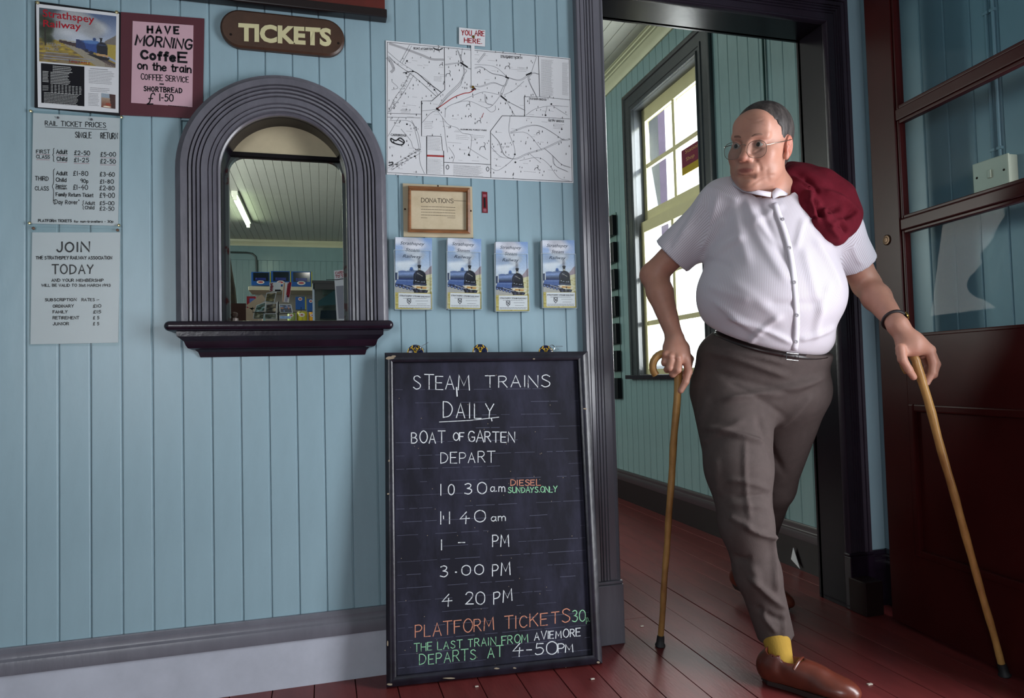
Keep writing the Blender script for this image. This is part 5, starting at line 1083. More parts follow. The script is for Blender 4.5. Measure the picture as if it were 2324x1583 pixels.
# scrap of paper in the shop by the skirting
pp = [(2.062, .520, .002), (2.086, .585, .09), (2.075, .64, .035)]
q = [on(0, 2.07, 1800, 1242), on(0, 2.07, 1795, 1268), on(0, 2.07, 1815, 1290)]
mb = MB(); mb.add([tuple(v) for v in q]+[tuple(v+Vector((.003, 0, 0))) for v in q], [(0, 1, 2), (5, 4, 3), (0, 3, 4, 1), (1, 4, 5, 2), (2, 5, 3, 0)]); tag(mb.build('paper_scrap', PAPER), 'small pointed scrap of white paper against the dark shop skirting', 'paper')
# thin pipe on the shop wall
tag(MB().tube([(XR-.022, .612, .21), (XR-.022, .612, CEILZ-.09)], .006, 6).build('wall_pipe', flat('pipe_teal_dark', '26423f', rough=.3)), 'thin dark upright pipe on the green shop boards behind the man', 'pipe')
# chips of plaster on the floor
for i, (px, py, s, lab) in enumerate(((1457, 1421, .006, 'tiny pale chip lying on the red floor left of the walking stick'), (1974, 1553, .008, 'tiny white chip on the red floor right of the front shoe'), (1345, 1541, .006, 'tiny pale chip on the red floor right of the chalkboard foot'), (1082, 1558, .005, 'tiny pale chip on the red floor in front of the chalkboard'))):
    g = onplane((px, py), (0, 0, .0005), (0, 0, 1)); tag(MB().box((g.x-s, g.y-s*.5, .0006), (g.x+s, g.y+s*.5, .004), bev=.001).build('floor_chip', flat('chip_white', 'b8b0a4')), lab, 'chip', 'chips on the floor')
# ================================================================== THE MAN (signed-distance modelling, one continuous body)
def W3(x, y, d):                       # measured point at world depth y = d
    return np.array(on(1, d, x, y))
class Field:
    def __init__(s, lo, hi, h):
        s.lo = np.array(lo, float); s.h = h; s.n = np.ceil((np.array(hi)-s.lo)/h).astype(int)+1
        s.V = np.full(s.n, 1.0, np.float32); s.ax = [s.lo[i]+h*np.arange(s.n[i]) for i in range(3)]
    def sl(s, lo, hi):
        a = np.clip(np.floor((np.array(lo)-s.lo)/s.h).astype(int), 0, s.n); b = np.clip(np.ceil((np.array(hi)-s.lo)/s.h).astype(int)+1, 0, s.n)
        if (b <= a).any(): return None, None
        k = tuple(slice(a[i], b[i]) for i in range(3)); X = np.meshgrid(*[s.ax[i][k[i]] for i in range(3)], indexing='ij', sparse=True); return k, X
    def op(s, k, d, m, kk):
        v = s.V[k]; d = d.astype(np.float32)
        if m == '+':
            if kk > 0: h = np.maximum(kk-np.abs(v-d), 0)/kk; s.V[k] = np.minimum(v, d)-h*h*kk*.25
            else: s.V[k] = np.minimum(v, d)
        else:
            d = -d
            if kk > 0: h = np.maximum(kk-np.abs(v-d), 0)/kk; s.V[k] = np.maximum(v, d)+h*h*kk*.25
            else: s.V[k] = np.maximum(v, d)
    def cone(s, a, b, ra, rb, kk=.02, m='+'):
        a, b = np.array(a, float), np.array(b, float); R = max(ra, rb)+kk+s.h*3; k, X = s.sl(np.minimum(a, b)-R, np.maximum(a, b)+R)
        if k is None: return
        d = b-a; L2 = max(d@d, 1e-9); t = np.clip(((X[0]-a[0])*d[0]+(X[1]-a[1])*d[1]+(X[2]-a[2])*d[2])/L2, 0, 1)
        q = np.sqrt((X[0]-a[0]-t*d[0])**2+(X[1]-a[1]-t*d[1])**2+(X[2]-a[2]-t*d[2])**2)-(ra+(rb-ra)*t); s.op(k, q, m, kk)
    def ell(s, c, r, R=None, kk=.02, m='+'):
        c = np.array(c, float); r = np.array(r, float); e = max(r)+kk+s.h*3; k, X = s.sl(c-e, c+e)
        if k is None: return
        x = [X[i]-c[i] for i in range(3)]
        if R is not None: R = np.array(R); x = [x[0]*R[0][i]+x[1]*R[1][i]+x[2]*R[2][i] for i in range(3)]
        k0 = np.sqrt((x[0]/r[0])**2+(x[1]/r[1])**2+(x[2]/r[2])**2); k1 = np.sqrt((x[0]/r[0]**2)**2+(x[1]/r[1]**2)**2+(x[2]/r[2]**2)**2)+1e-9
        s.op(k, k0*(k0-1)/k1, m, kk)
    def func(s, f, m='-', kk=0):
        X = np.meshgrid(*s.ax, indexing='ij', sparse=True); s.op((slice(None),)*3, f(*X)+np.zeros(s.n), m, kk)
    def net(s):
        V = s.V; I = V < 0; n = s.n
        c = sum(I[i:n[0]-1+i, j:n[1]-1+j, k:n[2]-1+k].astype(np.int8) for i in (0, 1) for j in (0, 1) for k in (0, 1))
        cell = (c > 0) & (c < 8); ids = np.full(cell.shape, -1, np.int64); ix = np.argwhere(cell); ids[cell] = np.arange(len(ix))
        acc = np.zeros((len(ix), 3)); cnt = np.zeros(len(ix)); i0, j0, k0 = ix.T
        for ax in range(3):
            o1, o2 = [a for a in range(3) if a != ax]
            for u in (0, 1):
                for w_ in (0, 1):
                    p = ix.copy(); p[:, o1] += u; p[:, o2] += w_; q = p.copy(); q[:, ax] += 1
                    va, vb = V[tuple(p.T)], V[tuple(q.T)]; cr = (va < 0) != (vb < 0); t = np.where(cr, va/np.where(cr, va-vb, 1), 0)
                    pos = p.astype(float); pos[:, ax] += t; acc[cr] += pos[cr]; cnt[cr] += 1
        vs = s.lo+s.h*acc/cnt[:, None]; F = []
        for ax in range(3):
            o1, o2 = (ax+1) % 3, (ax+2) % 3; a = np.take(I, range(n[ax]-1), ax); b = np.take(I, range(1, n[ax]), ax); cr = a != b
            e = np.argwhere(cr); e = e[(e[:, o1] > 0) & (e[:, o2] > 0) & (e[:, o1] < n[o1]-1) & (e[:, o2] < n[o2]-1)]
            def cid(d1, d2): p = e.copy(); p[:, o1] += d1; p[:, o2] += d2; return ids[tuple(p.T)]
            q = np.stack([cid(-1, -1), cid(0, -1), cid(0, 0), cid(-1, 0)], 1); fl = a[tuple(e.T)]; q[~fl] = q[~fl][:, ::-1]; F.append(q)
        F = np.concatenate(F); F = F[(F >= 0).all(1)]; return vs, F
def smoothv(vs, F, it=1, lam=.5):
    for _ in range(it):
        acc = np.zeros_like(vs); cnt = np.zeros(len(vs))
        for a, b in ((0, 1), (1, 2), (2, 3), (3, 0)):
            np.add.at(acc, F[:, a], vs[F[:, b]]); np.add.at(acc, F[:, b], vs[F[:, a]]); np.add.at(cnt, F[:, a], 1); np.add.at(cnt, F[:, b], 1)
        ok = cnt > 0; vs = vs.copy(); vs[ok] += lam*(acc[ok]/cnt[ok][:, None]-vs[ok])
    return vs
def to_mesh(name, vs, F, m, parent=None):
    me = bpy.data.meshes.new(name); me.vertices.add(len(vs)); me.vertices.foreach_set('co', np.asarray(vs, np.float32).ravel())
    me.loops.add(len(F)*4); me.loops.foreach_set('vertex_index', np.asarray(F, np.int32).ravel()); me.polygons.add(len(F)); me.polygons.foreach_set('loop_start', np.arange(0, len(F)*4, 4, dtype=np.int32))
    me.polygons.foreach_set('use_smooth', np.ones(len(F), bool)); me.update(calc_edges=True); me.validate()
    return link(name, me, m, parent)
AC, AU, AF, AP = (np.array(v) for v in (CR, CU, CF, CAM))
def topx(vs):
    v = vs-AP; z = v@AF; return 1162+FPX*(v@AC)/z, 791.5-FPX*(v@AU)/z
def normals(vs, F):
    n = np.cross(vs[F[:, 2]]-vs[F[:, 0]], vs[F[:, 3]]-vs[F[:, 1]]); N = np.zeros_like(vs)
    for k in range(4): np.add.at(N, F[:, k], n)
    return N/np.maximum(np.linalg.norm(N, axis=1), 1e-9)[:, None]
def folds(vs, F, fl):
    """cloth folds: each (x0,y0,x1,y1,height,width) is a soft ridge on the camera side of the cloth"""
    N = normals(vs, F); px, py = topx(vs); fc = np.clip(-((vs-AP)*N).sum(1)/np.linalg.norm(vs-AP, axis=1)*2, 0, 1); d = np.zeros(len(vs))
    for (x0, y0, x1, y1, h, w_) in fl:
        dx, dy = x1-x0, y1-y0; L = math.hypot(dx, dy); t = ((px-x0)*dx+(py-y0)*dy)/L**2; r = ((px-x0)*dy-(py-y0)*dx)/L
        e = np.exp(-np.maximum(np.abs(t-.5)-.35, 0)**2/.02); rr = r+6*np.sin(t*3+x0); d += h*np.exp(-(rr/w_)**2)*e
    return vs+N*(d*fc)[:, None]
man = empty('person', (1.38, -.25, 0), 'elderly man in striped white shirt and brown trousers striding through doorway, leaning on sticks', 'person')
SKIN = mat('skin', 'b3816e', rough=.5, var=.07, vscale=25, bump=.15, bscale=220, sss=.12)
LIPM = mat('lip', '9c5f54', rough=.45, var=.05); EARM = SKIN
# joints
NB = W3(1748, 442, -.37); RS = W3(1645, 462, -.29); RE = W3(1484, 622, -.12); RWR = W3(1530, 762, -.20)
LS = W3(1903, 520, -.40); LE = W3(1966, 645, -.36); LWR = W3(2036, 735, -.55)
RH = W3(1668, 880, -.21); LH = W3(1815, 880, -.25); RK = W3(1688, 1190, -.40); RA = W3(1762, 1452, -.40)
LK = W3(1752, 1100, -.08); LA = W3(1710, 1275, .19)
HC = W3(1727, 336, -.45)
# --- head frame
Fh = np.array([-.845, -.498, -.195]); Fh /= np.linalg.norm(Fh); Lh = np.cross([0, 0, 1], Fh); Lh /= np.linalg.norm(Lh); Uh = np.cross(Fh, Lh)
Lh, Uh = Lh*math.cos(.17)-Uh*math.sin(.17), Lh*math.sin(.17)+Uh*math.cos(.17)
HS = 1.03
def hp(x, y, z): return HC+HS*(Lh*x+Fh*y+Uh*z)
HR = [[Lh[i], Fh[i], Uh[i]] for i in range(3)]
def head_ops(f):
    f.ell(hp(0, -.012, .042), np.array([.077, .098, .086])*HS, HR, .01)
    f.ell(hp(0, .02, .0), np.array([.071, .078, .08])*HS, HR, .02)
    f.ell(hp(0, .036, -.045), np.array([.060, .062, .066])*HS, HR, .03)
    f.ell(hp(0, .072, -.098), np.array([.028, .022, .022])*HS, HR, .025)
    for s in (-1, 1):
        f.ell(hp(s*.040, .026, -.066), np.array([.032, .044, .034])*HS, HR, .025)
        f.ell(hp(s*.042, .062, -.022), np.array([.026, .024, .024])*HS, HR, .02)
    f.ell(hp(0, .020, -.098), np.array([.046, .048, .024])*HS, HR, .03)
    f.ell(hp(0, .070, .060), np.array([.052, .022, .036])*HS, HR, .03)
    f.cone(hp(0, -.022, -.05), NB+np.array([0, 0, -.02]), .058, .062, .03)
    for s in (-1, 1):
        f.cone(hp(s*.012, .090, .028), hp(s*.047, .077, .030), .0095, .007, .016)
        f.ell(hp(s*.033, .106, .006), np.array([.020, .020, .0155])*HS, HR, .012, '-')
    f.cone(hp(0, .088, .022), hp(0, .113, -.024), .0075, .0115, .014)
    f.ell(hp(0, .115, -.029), np.array([.0125, .0125, .0105])*HS, HR, .008)
    for s in (-1, 1):
        f.ell(hp(s*.0135, .103, -.032), np.array([.0085, .012, .0085])*HS, HR, .007)
        f.ell(hp(s*.0065, .112, -.0405), np.array([.0035, .005, .003])*HS, HR, .003, '-')
        f.ell(hp(s*.033, .0785, .006), np.array([.0155, .0145, .0145])*HS, HR, .004)
        f.ell(hp(s*.033, .095, .0045), np.array([.0135, .012, .0023])*HS, HR, .0015, '-')
        f.cone(hp(s*.022, .092, -.013), hp(s*.044, .081, -.012), .003, .003, .010, '+')
    f.ell(hp(0, .088, -.060), np.array([.028, .014, .013])*HS, HR, .018)
    f.ell(hp(0, .0965, -.0585), np.array([.025, .0065, .0038])*HS, HR, .004); f.ell(hp(0, .0955, -.067), np.array([.022, .0065, .0045])*HS, HR, .004)
    f.cone(hp(-.019, .0965, -.0630), hp(.019, .0965, -.0630), .0016, .0018, .003, '-')
    f.cone(hp(-.02, .092, -.080), hp(.02, .092, -.080), .003, .003, .012, '-')
    for s in (-1, 1):
        f.ell(hp(s*.080, -.004, .000), np.array([.009, .020, .031])*HS, HR, .004); f.ell(hp(s*.078, .004, -.026), np.array([.008, .010, .012])*HS, HR, .004)
        f.ell(hp(s*.088, .001, .003), np.array([.0075, .0125, .021])*HS, HR, .004, '-'); f.ell(hp(s*.0835, .006, -.002), np.array([.004, .006, .007])*HS, HR, .004)
Rr = lambda a: a
# hands: chains of finger cones. Right hand on the crook of the stick
def finger(f, pts, r0, r1, k=.004):
    n = len(pts)-1
    for i in range(n):
        a, b = r0+(r1-r0)*i/n, r0+(r1-r0)*(i+1)/n; f.cone(pts[i], pts[i+1], a, b, k)
def rhand(f):
    yb = -.215
    f.cone(W3(1532, 772, -.205), W3(1536, 806, yb), .028, .031, .02); f.cone(W3(1521, 790, yb+.01), W3(1516, 812, yb+.005), .024, .020, .02); f.cone(W3(1550, 790, yb), W3(1556, 815, yb-.008), .022, .0185, .02)
    for (x, y, d_) in ((1557, 812, -.020), (1539, 811, -.026), (1522, 808, -.018), (1510, 803, -.006)): f.ell(W3(x, y, yb+d_), (.0105, .0105, .0105), None, .008)
    finger(f, [W3(1558, 816, yb-.014), W3(1563, 842, yb-.024), W3(1556, 866, yb-.024), W3(1545, 886, yb-.017)], .0138, .0098)
    finger(f, [W3(1540, 816, yb-.018), W3(1538, 838, yb-.034), W3(1527, 848, yb-.016), W3(1530, 838, yb+.006)], .0130, .0105)
    finger(f, [W3(1524, 813, yb-.012), W3(1520, 834, yb-.022), W3(1514, 838, yb-.002), W3(1521, 828, yb+.012)], .0122, .0098)
    finger(f, [W3(1511, 807, yb+.002), W3(1508, 822, yb+.000), W3(1508, 824, yb+.016), W3(1517, 818, yb+.024)], .0108, .0085)
    finger(f, [W3(1552, 796, yb+.02), W3(1566, 814, yb+.028), W3(1562, 836, yb+.024), W3(1551, 852, yb+.014)], .0135, .0100)
def lhand(f):
    y0 = -.585
    f.cone(W3(2040, 742, -.555), W3(2070, 784, y0), .028, .034, .02); f.cone(W3(2052, 782, y0+.01), W3(2046, 800, y0), .019, .016, .02); f.cone(W3(2075, 775, y0+.0), W3(2108, 795, y0-.012), .026, .019, .02); f.cone(W3(2066, 775, y0+.02), W3(2090, 800, y0+.03), .024, .019, .02)
    finger(f, [W3(2108, 795, y0-.014), W3(2117, 822, y0-.020), W3(2116, 845, y0-.022), W3(2101, 872, y0-.014)], .0135, .0092)       # index
    finger(f, [W3(2112, 797, y0+.006), W3(2125, 826, y0+.004), W3(2119, 850, y0+.004), W3(2102, 862, y0+.004)], .0130, .0092)
    finger(f, [W3(2105, 800, y0+.026), W3(2119, 830, y0+.028), W3(2108, 852, y0+.026), W3(2094, 856, y0+.022)], .0125, .0090)
    finger(f, [W3(2095, 804, y0+.044), W3(2106, 832, y0+.048), W3(2096, 846, y0+.040), W3(2086, 846, y0+.032)], .0110, .0082)
    finger(f, [W3(2044, 790, y0-.004), W3(2048, 815, y0-.012), W3(2062, 838, y0-.014), W3(2073, 855, y0-.012)], .0145, .0098)         # thumb
def arm_ops(f):
    f.cone(RS, RE, .050, .042, .02); f.cone(RE, RE+(RWR-RE)*.3, .041, .043, .015); f.cone(RE+(RWR-RE)*.3, RWR, .043, .027, .015); f.ell(RE+np.array([-.008, .012, -.004]), (.032, .032, .032), None, .02)
    f.cone(LS, LE, .050, .044, .02); f.cone(LE, LE+(LWR-LE)*.35, .043, .043, .015); f.cone(LE+(LWR-LE)*.35, LWR, .043, .027, .015)
def core_ops(f):
    f.cone(NB, W3(1760, 760, -.30), .075, .15, .05); f.cone(RS, LS, .05, .05, .05); f.ell(W3(1748, 850, -.24), (.16, .12, .12), None, .05)
    f.cone(RH, RK, .08, .05, .04); f.cone(RK, RA, .045, .035, .03); f.cone(LH, LK, .08, .05, .04); f.cone(LK, LA, .045, .035, .03)
parts = []
def clip_keep(vs, F, keep):
    k = keep[F].all(1); F = F[k]; u = np.unique(F); mp_ = np.full(len(vs), -1); mp_[u] = np.arange(len(u)); return vs[u], mp_[F]
f = Field((1.0, -.66, .0), (1.85, .35, 1.56), .009); core_ops(f); arm_ops(f); head_ops(f); rhand(f); lhand(f); vA, fA = f.net(); vA = smoothv(vA, fA, 1, .4)
HZ = HC[2]-.13
def near_seg(v, a, b, r):
    d = b-a; t = np.clip(((v-a)@d)/(d@d), 0, 1); return np.linalg.norm(v-a-t[:, None]*d, axis=1) < r
def boxsel(v, lo, hi): return ((v > lo) & (v < hi)).all(1)
B = []
for lo, hi, h in ((HC+[-.155, -.155, -.135], HC+[.15, .15, .16], .0024), (RWR+[-.07, -.085, -.19], RWR+[.085, .075, .005], .0023), (LWR+[-.06, -.11, -.185], LWR+[.125, .085, .03], .0023)):
    g = Field(lo, hi, h); 
    core_ops(g) if h > .00235 else None
    arm_ops(g); head_ops(g) if h > .00235 else None
    rhand(g); lhand(g); B.append((g.net(), np.array(lo)+h*1.5, np.array(hi)-h*1.5))
keep = np.ones(len(vA), bool)
for (_, lo, hi) in B: keep &= ~boxsel(vA, lo+.006, hi-.006)
kf = keep[fA].any(1); u = np.unique(fA[kf]); mp_ = np.full(len(vA), -1); mp_[u] = np.arange(len(u)); VS = [vA[u]]; FS = [mp_[fA[kf]]]; off = len(u)
for ((v_, f_), lo, hi) in B: VS.append(v_); FS.append(f_+off); off += len(v_)
VB, FB = np.concatenate(VS), np.concatenate(FS)
VB = folds(VB, FB, [(1706, 360, 1726, 388, -.0024, 5), (1722, 362, 1740, 384, .0016, 9), (1748, 376, 1738, 412, -.0012, 6), (1662, 362, 1668, 384, -.0014, 4), (1676, 396, 1716, 398, -.0016, 4), (1690, 270, 1735, 268, -.0008, 2), (1688, 284, 1738, 281, -.0008, 2), (1704, 342, 1728, 343, -.0015, 2.5), (1662, 342, 1680, 343, -.0012, 2.5), (1760, 400, 1700, 418, -.002, 4), (1505, 640, 1520, 720, .001, 6)])
body = to_mesh('body', VB, FB, SKIN, man)
ctr = VB[FB].mean(1); loc = (ctr-HC)/HS; hx, hy, hz = loc@Lh, loc@Fh, loc@Uh
loc = (VB-HC)/HS; hx, hy, hz = loc@Lh, loc@Fh, loc@Uh
ss = lambda v: np.clip(v, 0, 1)
lipf = ss((1-np.sqrt((hx/.0255)**2+((hz+.0630)/.0078)**2))*3)*(hy > .08)*(np.abs(hx) < .04)
redf = ss((1-np.sqrt(((np.abs(hx)-.082)/.02)**2+((hy+.003)/.03)**2+((hz)/.045)**2))*2.5)+ss((1-np.sqrt((hx/.022)**2+((hy-.113)/.022)**2+((hz+.030)/.02)**2))*2)*.7+.45*ss(1-np.sqrt(((np.abs(hx)-.045)/.03)**2+((hy-.06)/.05)**2+((hz+.025)/.03)**2))
brow = ss((1-np.sqrt(((np.abs(hx)-.033)/.026)**2+((hz-.012)/.018)**2))*1.6)*(hy > .06)*.5
for nm_, vv in (('lip', lipf+brow*.45), ('flush', redf)): at_ = body.data.attributes.new(nm_, 'FLOAT', 'POINT'); at_.data.foreach_set('value', vv.astype(np.float32))
nt = SKIN.node_tree; N = nt.nodes; L = nt.links; bs = N['Principled BSDF']; src_ = bs.inputs['Base Color'].links[0].from_socket
for nm_, col_ in (('flush', 'b5715e'), ('lip', '9a5e54')):
    at_ = N.new('ShaderNodeAttribute'); at_.attribute_name = nm_; mx = N.new('ShaderNodeMix'); mx.data_type = 'RGBA'; mx.clamp_factor = True
    L.new(at_.outputs['Fac'], mx.inputs[0]); L.new(src_, mx.inputs[6]); mx.inputs[7].default_value = (*lin(col_), 1); src_ = mx.outputs[2]
L.new(src_, bs.inputs['Base Color'])
# --- eyes, brows
EYEW = mat('eye_white', '9d938c', rough=.2, var=0); IRIS = flat('iris_brown', '3b2c24', rough=.2)
gz = Fh*.95+np.array([0, 0, -.0])+Lh*(-.12); gz /= np.linalg.norm(gz)
for s in (-1, 1):
    c = hp(s*.033, .0790, .006); r = .0142*HS
    mb = MB().lathe([(r*math.sin(a), r*math.cos(a)) if a > .01 else (.0001, r) for a in [math.pi*k/12 for k in range(1, 12)]], c, gz, 16); e = setparent(mb.build('eye', EYEW, smooth=True), man)
    mb = MB().lathe([(.0062, r*.93), (.0058, r*.985), (.003, r*1.012), (.0001, r*1.015)], c, gz, 14); o = mb.build('iris', IRIS, smooth=True); o.parent = e
HAIR = mat('grey_brown_hair', '231b1a', rough=.6, var=.0, col2='4d4643', vscale=40, stretch=(1, 1, .3), bump=.9, bscale=120, mixpow=(.42, .68))
for s in (-1, 1):
    mb = MB().tube([hp(s*.012, .1005, .027), hp(s*.024, .1000, .032), hp(s*.038, .092, .033), hp(s*.050, .0785, .028)], [.001, .0030, .0028, .001], 8); setparent(mb.build('eyebrow', mat('brow_hair', '7d5a4c', rough=.7), smooth=True), man)
# --- hair
g = Field(HC+[-.13]*3, HC+[.13, .13, .17], .003)
g.ell(hp(0, -.014, .043), np.array([.0815, .102, .0905])*HS, HR, 0); g.ell(hp(0, -.050, -.02), np.array([.062, .05, .055])*HS, HR, .03)
def cut(X, Y, Z):
    x, y, z = X-HC[0], Y-HC[1], Z-HC[2]; a, b, c = ((x*v[0]+y*v[1]+z*v[2])/HS for v in (Lh, Fh, Uh))
    hl = np.interp(c, [-.08, -.04, -.020, .00, .03, .055, .080, .100, .115, .14], [-.05, -.035, -.012, .022, .032, .034, .050, .075, .105, .12]); hl = hl+.0025*np.sin(a*700)+.002*np.sin(a*1500+c*400)
    return np.maximum(b-hl, -.058-c)*.7
g.func(lambda X, Y, Z: -cut(X, Y, Z), '-', .004)
for s in (-1, 1): g.ell(hp(s*.084, .0, .0), np.array([.016, .024, .036])*HS, HR, .003, '-')
vs, F = g.net(); hair = to_mesh('hair', vs, F, HAIR, man)
# --- spectacles
sp_ = setparent(MB().tube([hp(-.010, .121, .004), hp(0, .124, .008), hp(.010, .121, .004)], .0011, 6).build('spectacles_bridge', mat('spectacle_metal', '8d7f74', rough=.3, metal=.9)), man)
LNS = glass('spectacle_lens', 'e9ecec', .02, 1.6)
for s in (-1, 1):
    c = (.036*s, .113, -.008); lo = []
    for k in range(25):
        a = 2*math.pi*k/24; u, v = .0275*math.copysign(abs(math.cos(a))**.8, math.cos(a)), .0235*math.copysign(abs(math.sin(a))**.8, math.sin(a)); lo.append(hp(c[0]+u*.96, c[1]+.004-abs(c[0]+u)*.16-.0*v, c[2]+v))
    setparent(MB().tube(lo, .0008, 6, caps=False).build('spectacles_rim', MATS['spectacle_metal'], smooth=True), man)
    setparent(MB().add([tuple(p) for p in lo[:-1]], [tuple(range(24))]).build('lens', LNS, raw=True), man)
    setparent(MB().tube([hp(s*.060, .104, .002), hp(s*.073, .085, .006), hp(s*.083, .02, .014), hp(s*.086, -.008, .018)], .0013, 6).build('spectacles_arm', MATS['spectacle_metal'], smooth=True), man)
# --- shirt
ft = np.array([-.289, -.957, 0]); ft /= np.linalg.norm(ft); lt_ = np.array([.957, -.289, 0]); TR = [[lt_[i], ft[i], (0, 0, 1)[i]] for i in range(3)]
def torso(f, g=0.0):
    f.ell(W3(1752, 545, -.345), np.array([.195, .150, .190])+g, TR, .03); f.ell(W3(1748, 668, -.335), np.array([.232, .195, .185])+g, TR, .06)
    f.cone(W3(1655, 468, -.30), W3(1890, 520, -.385), .062+g, .062+g, .05); f.cone(W3(1725, 440, -.33), W3(1640, 462, -.30), .055+g, .062+g, .05); f.cone(W3(1800, 452, -.37), W3(1890, 515, -.39), .055+g, .062+g, .05)
    f.ell(W3(1745, 775, -.30), np.array([.200, .165, .09])+g, TR, .05)
f = Field((1.0, -.70, .88), (1.86, .02, 1.60), .0055); torso(f)
RC = W3(1528, 560, -.16); ra = RE-RS; ra /= np.linalg.norm(ra); f.cone(RS, RS+ra*.235, .072, .074, .05)
LC = LS+(LE-LS)*.72; la = (LE-LS)/np.linalg.norm(LE-LS); f.cone(LS, LS+la*.16, .066, .066, .045)
f.cone(RS+ra*.15, RS+ra*.35, .064, .064, .0, '-')
rc, lc = RS+ra*.235, LS+la*.140
def cutR(X, Y, Z): return np.maximum(-((X-rc[0])*ra[0]+(Y-rc[1])*ra[1]+(Z-rc[2])*ra[2]), np.sqrt((X-rc[0])**2+(Y-rc[1])**2+(Z-rc[2])**2)-.12)
def cutL(X, Y, Z): return np.maximum(-((X-lc[0])*la[0]+(Y-lc[1])*la[1]+(Z-lc[2])*la[2]), np.sqrt((X-lc[0])**2+(Y-lc[1])**2+(Z-lc[2])**2)-.10)
f.func(cutR); f.func(cutL)
# neck opening and hem at the belt (belt plane through three measured points)
nk = W3(1745, 432, -.40); f.cone(NB+[-.01, -.02, -.005], HC, .070, .085, .006, '-')
b0, b1, b2 = W3(1602, 738, -.24), W3(1888, 803, -.33), W3(1800, 806, -.455); bnm = np.cross(b1-b0, b2-b0); bnm /= np.linalg.norm(bnm); bnm *= np.sign(bnm[2]) if bnm[2] else 1
f.func(lambda X, Y, Z: (X-b0[0])*bnm[0]+(Y-b0[1])*bnm[1]+(Z-b0[2])*bnm[2], '-', .02)
vs, F = f.net(); vs = smoothv(vs, F, 2, .5)
SF = [(1600, 420, 1545, 545, .008, 9), (1625, 440, 1590, 575, .007, 9), (1645, 470, 1625, 560, -.004, 9), (1665, 440, 1700, 600, .008, 14), (1690, 450, 1770, 560, .008, 9), (1715, 445, 1790, 600, -.006, 8), (1585, 560, 1650, 500, .010, 8), (1605, 585, 1690, 540, .008, 9), (1600, 600, 1660, 600, -.006, 9), (1690, 470, 1790, 640, .007, 12), (1850, 540, 1905, 660, .010, 9), (1830, 560, 1860, 720, .007, 11), (1885, 640, 1850, 770, .009, 9), (1650, 640, 1780, 730, .006, 14), (1650, 722, 1800, 775, .011, 7), (1620, 690, 1740, 760, .009, 8), (1815, 775, 1895, 735, .011, 7), (1740, 690, 1870, 680, -.006, 10), (1700, 785, 1770, 715, .007, 7), (1570, 470, 1520, 570, -.006, 7), (1780, 470, 1700, 500, .006, 9), (1680, 436, 1760, 466, .008, 7), (1610, 640, 1700, 690, .006, 10), (1830, 500, 1800, 560, .007, 8), (1600, 430, 1680, 455, .006, 7), (1935, 555, 1960, 600, .006, 7)]
vs = folds(vs, F, [q_[:4]+(q_[4]*.75, q_[5]) for q_ in SF])
SHIRT = bpy.data.materials.new('striped_shirt_cotton'); SHIRT.use_nodes = True; nt = SHIRT.node_tree; N = nt.nodes; L = nt.links
b = N['Principled BSDF']; b.inputs['Roughness'].default_value = .8; b.inputs['Specular IOR Level'].default_value = .2; b.inputs['Sheen Weight'].default_value = .2
at = N.new('ShaderNodeAttribute'); at.attribute_name = 'stripe'; mm = N.new('ShaderNodeMath'); mm.operation = 'FRACT'; L.new(at.outputs['Fac'], mm.inputs[0])
r = N.new('ShaderNodeValToRGB'); r.color_ramp.elements[0].position = .30; r.color_ramp.elements[0].color = (*lin('b8aeb6'), 1); r.color_ramp.elements[1].position = .42; r.color_ramp.elements[1].color = (*lin('d3cdd6'), 1); L.new(mm.outputs[0], r.inputs[0]); L.new(r.outputs[0], b.inputs['Base Color'])
shirt = to_mesh('shirt', vs, F, SHIRT, man)
# stripes run down the body and around nothing: a woven pattern carried by an attribute
def perp(v, o, a):
    d = v-o; d = d-np.outer(d@a, a); e1 = np.cross(a, [0, 0, 1.]); e1 /= np.linalg.norm(e1); e2 = np.cross(a, e1); return np.arctan2(d@e2, d@e1)
dR = np.linalg.norm(np.cross(vs-RS, ra), axis=1); tR = (vs-RS)@ra; dL = np.linalg.norm(np.cross(vs-LS, la), axis=1); tL = (vs-LS)@la
ang = np.arctan2((vs-W3(1752, 650, -.33))@lt_, (vs-W3(1752, 650, -.33))@ft); st = ang*.20/.0046
st = np.where((tR > .05) & (dR < .09), perp(vs, RS, ra)*.072/.0062, st); st = np.where((tL > .05) & (dL < .09), perp(vs, LS, la)*.07/.0062, st)
a_ = shirt.data.attributes.new('stripe', 'FLOAT', 'POINT'); a_.data.foreach_set('value', st.astype(np.float32))
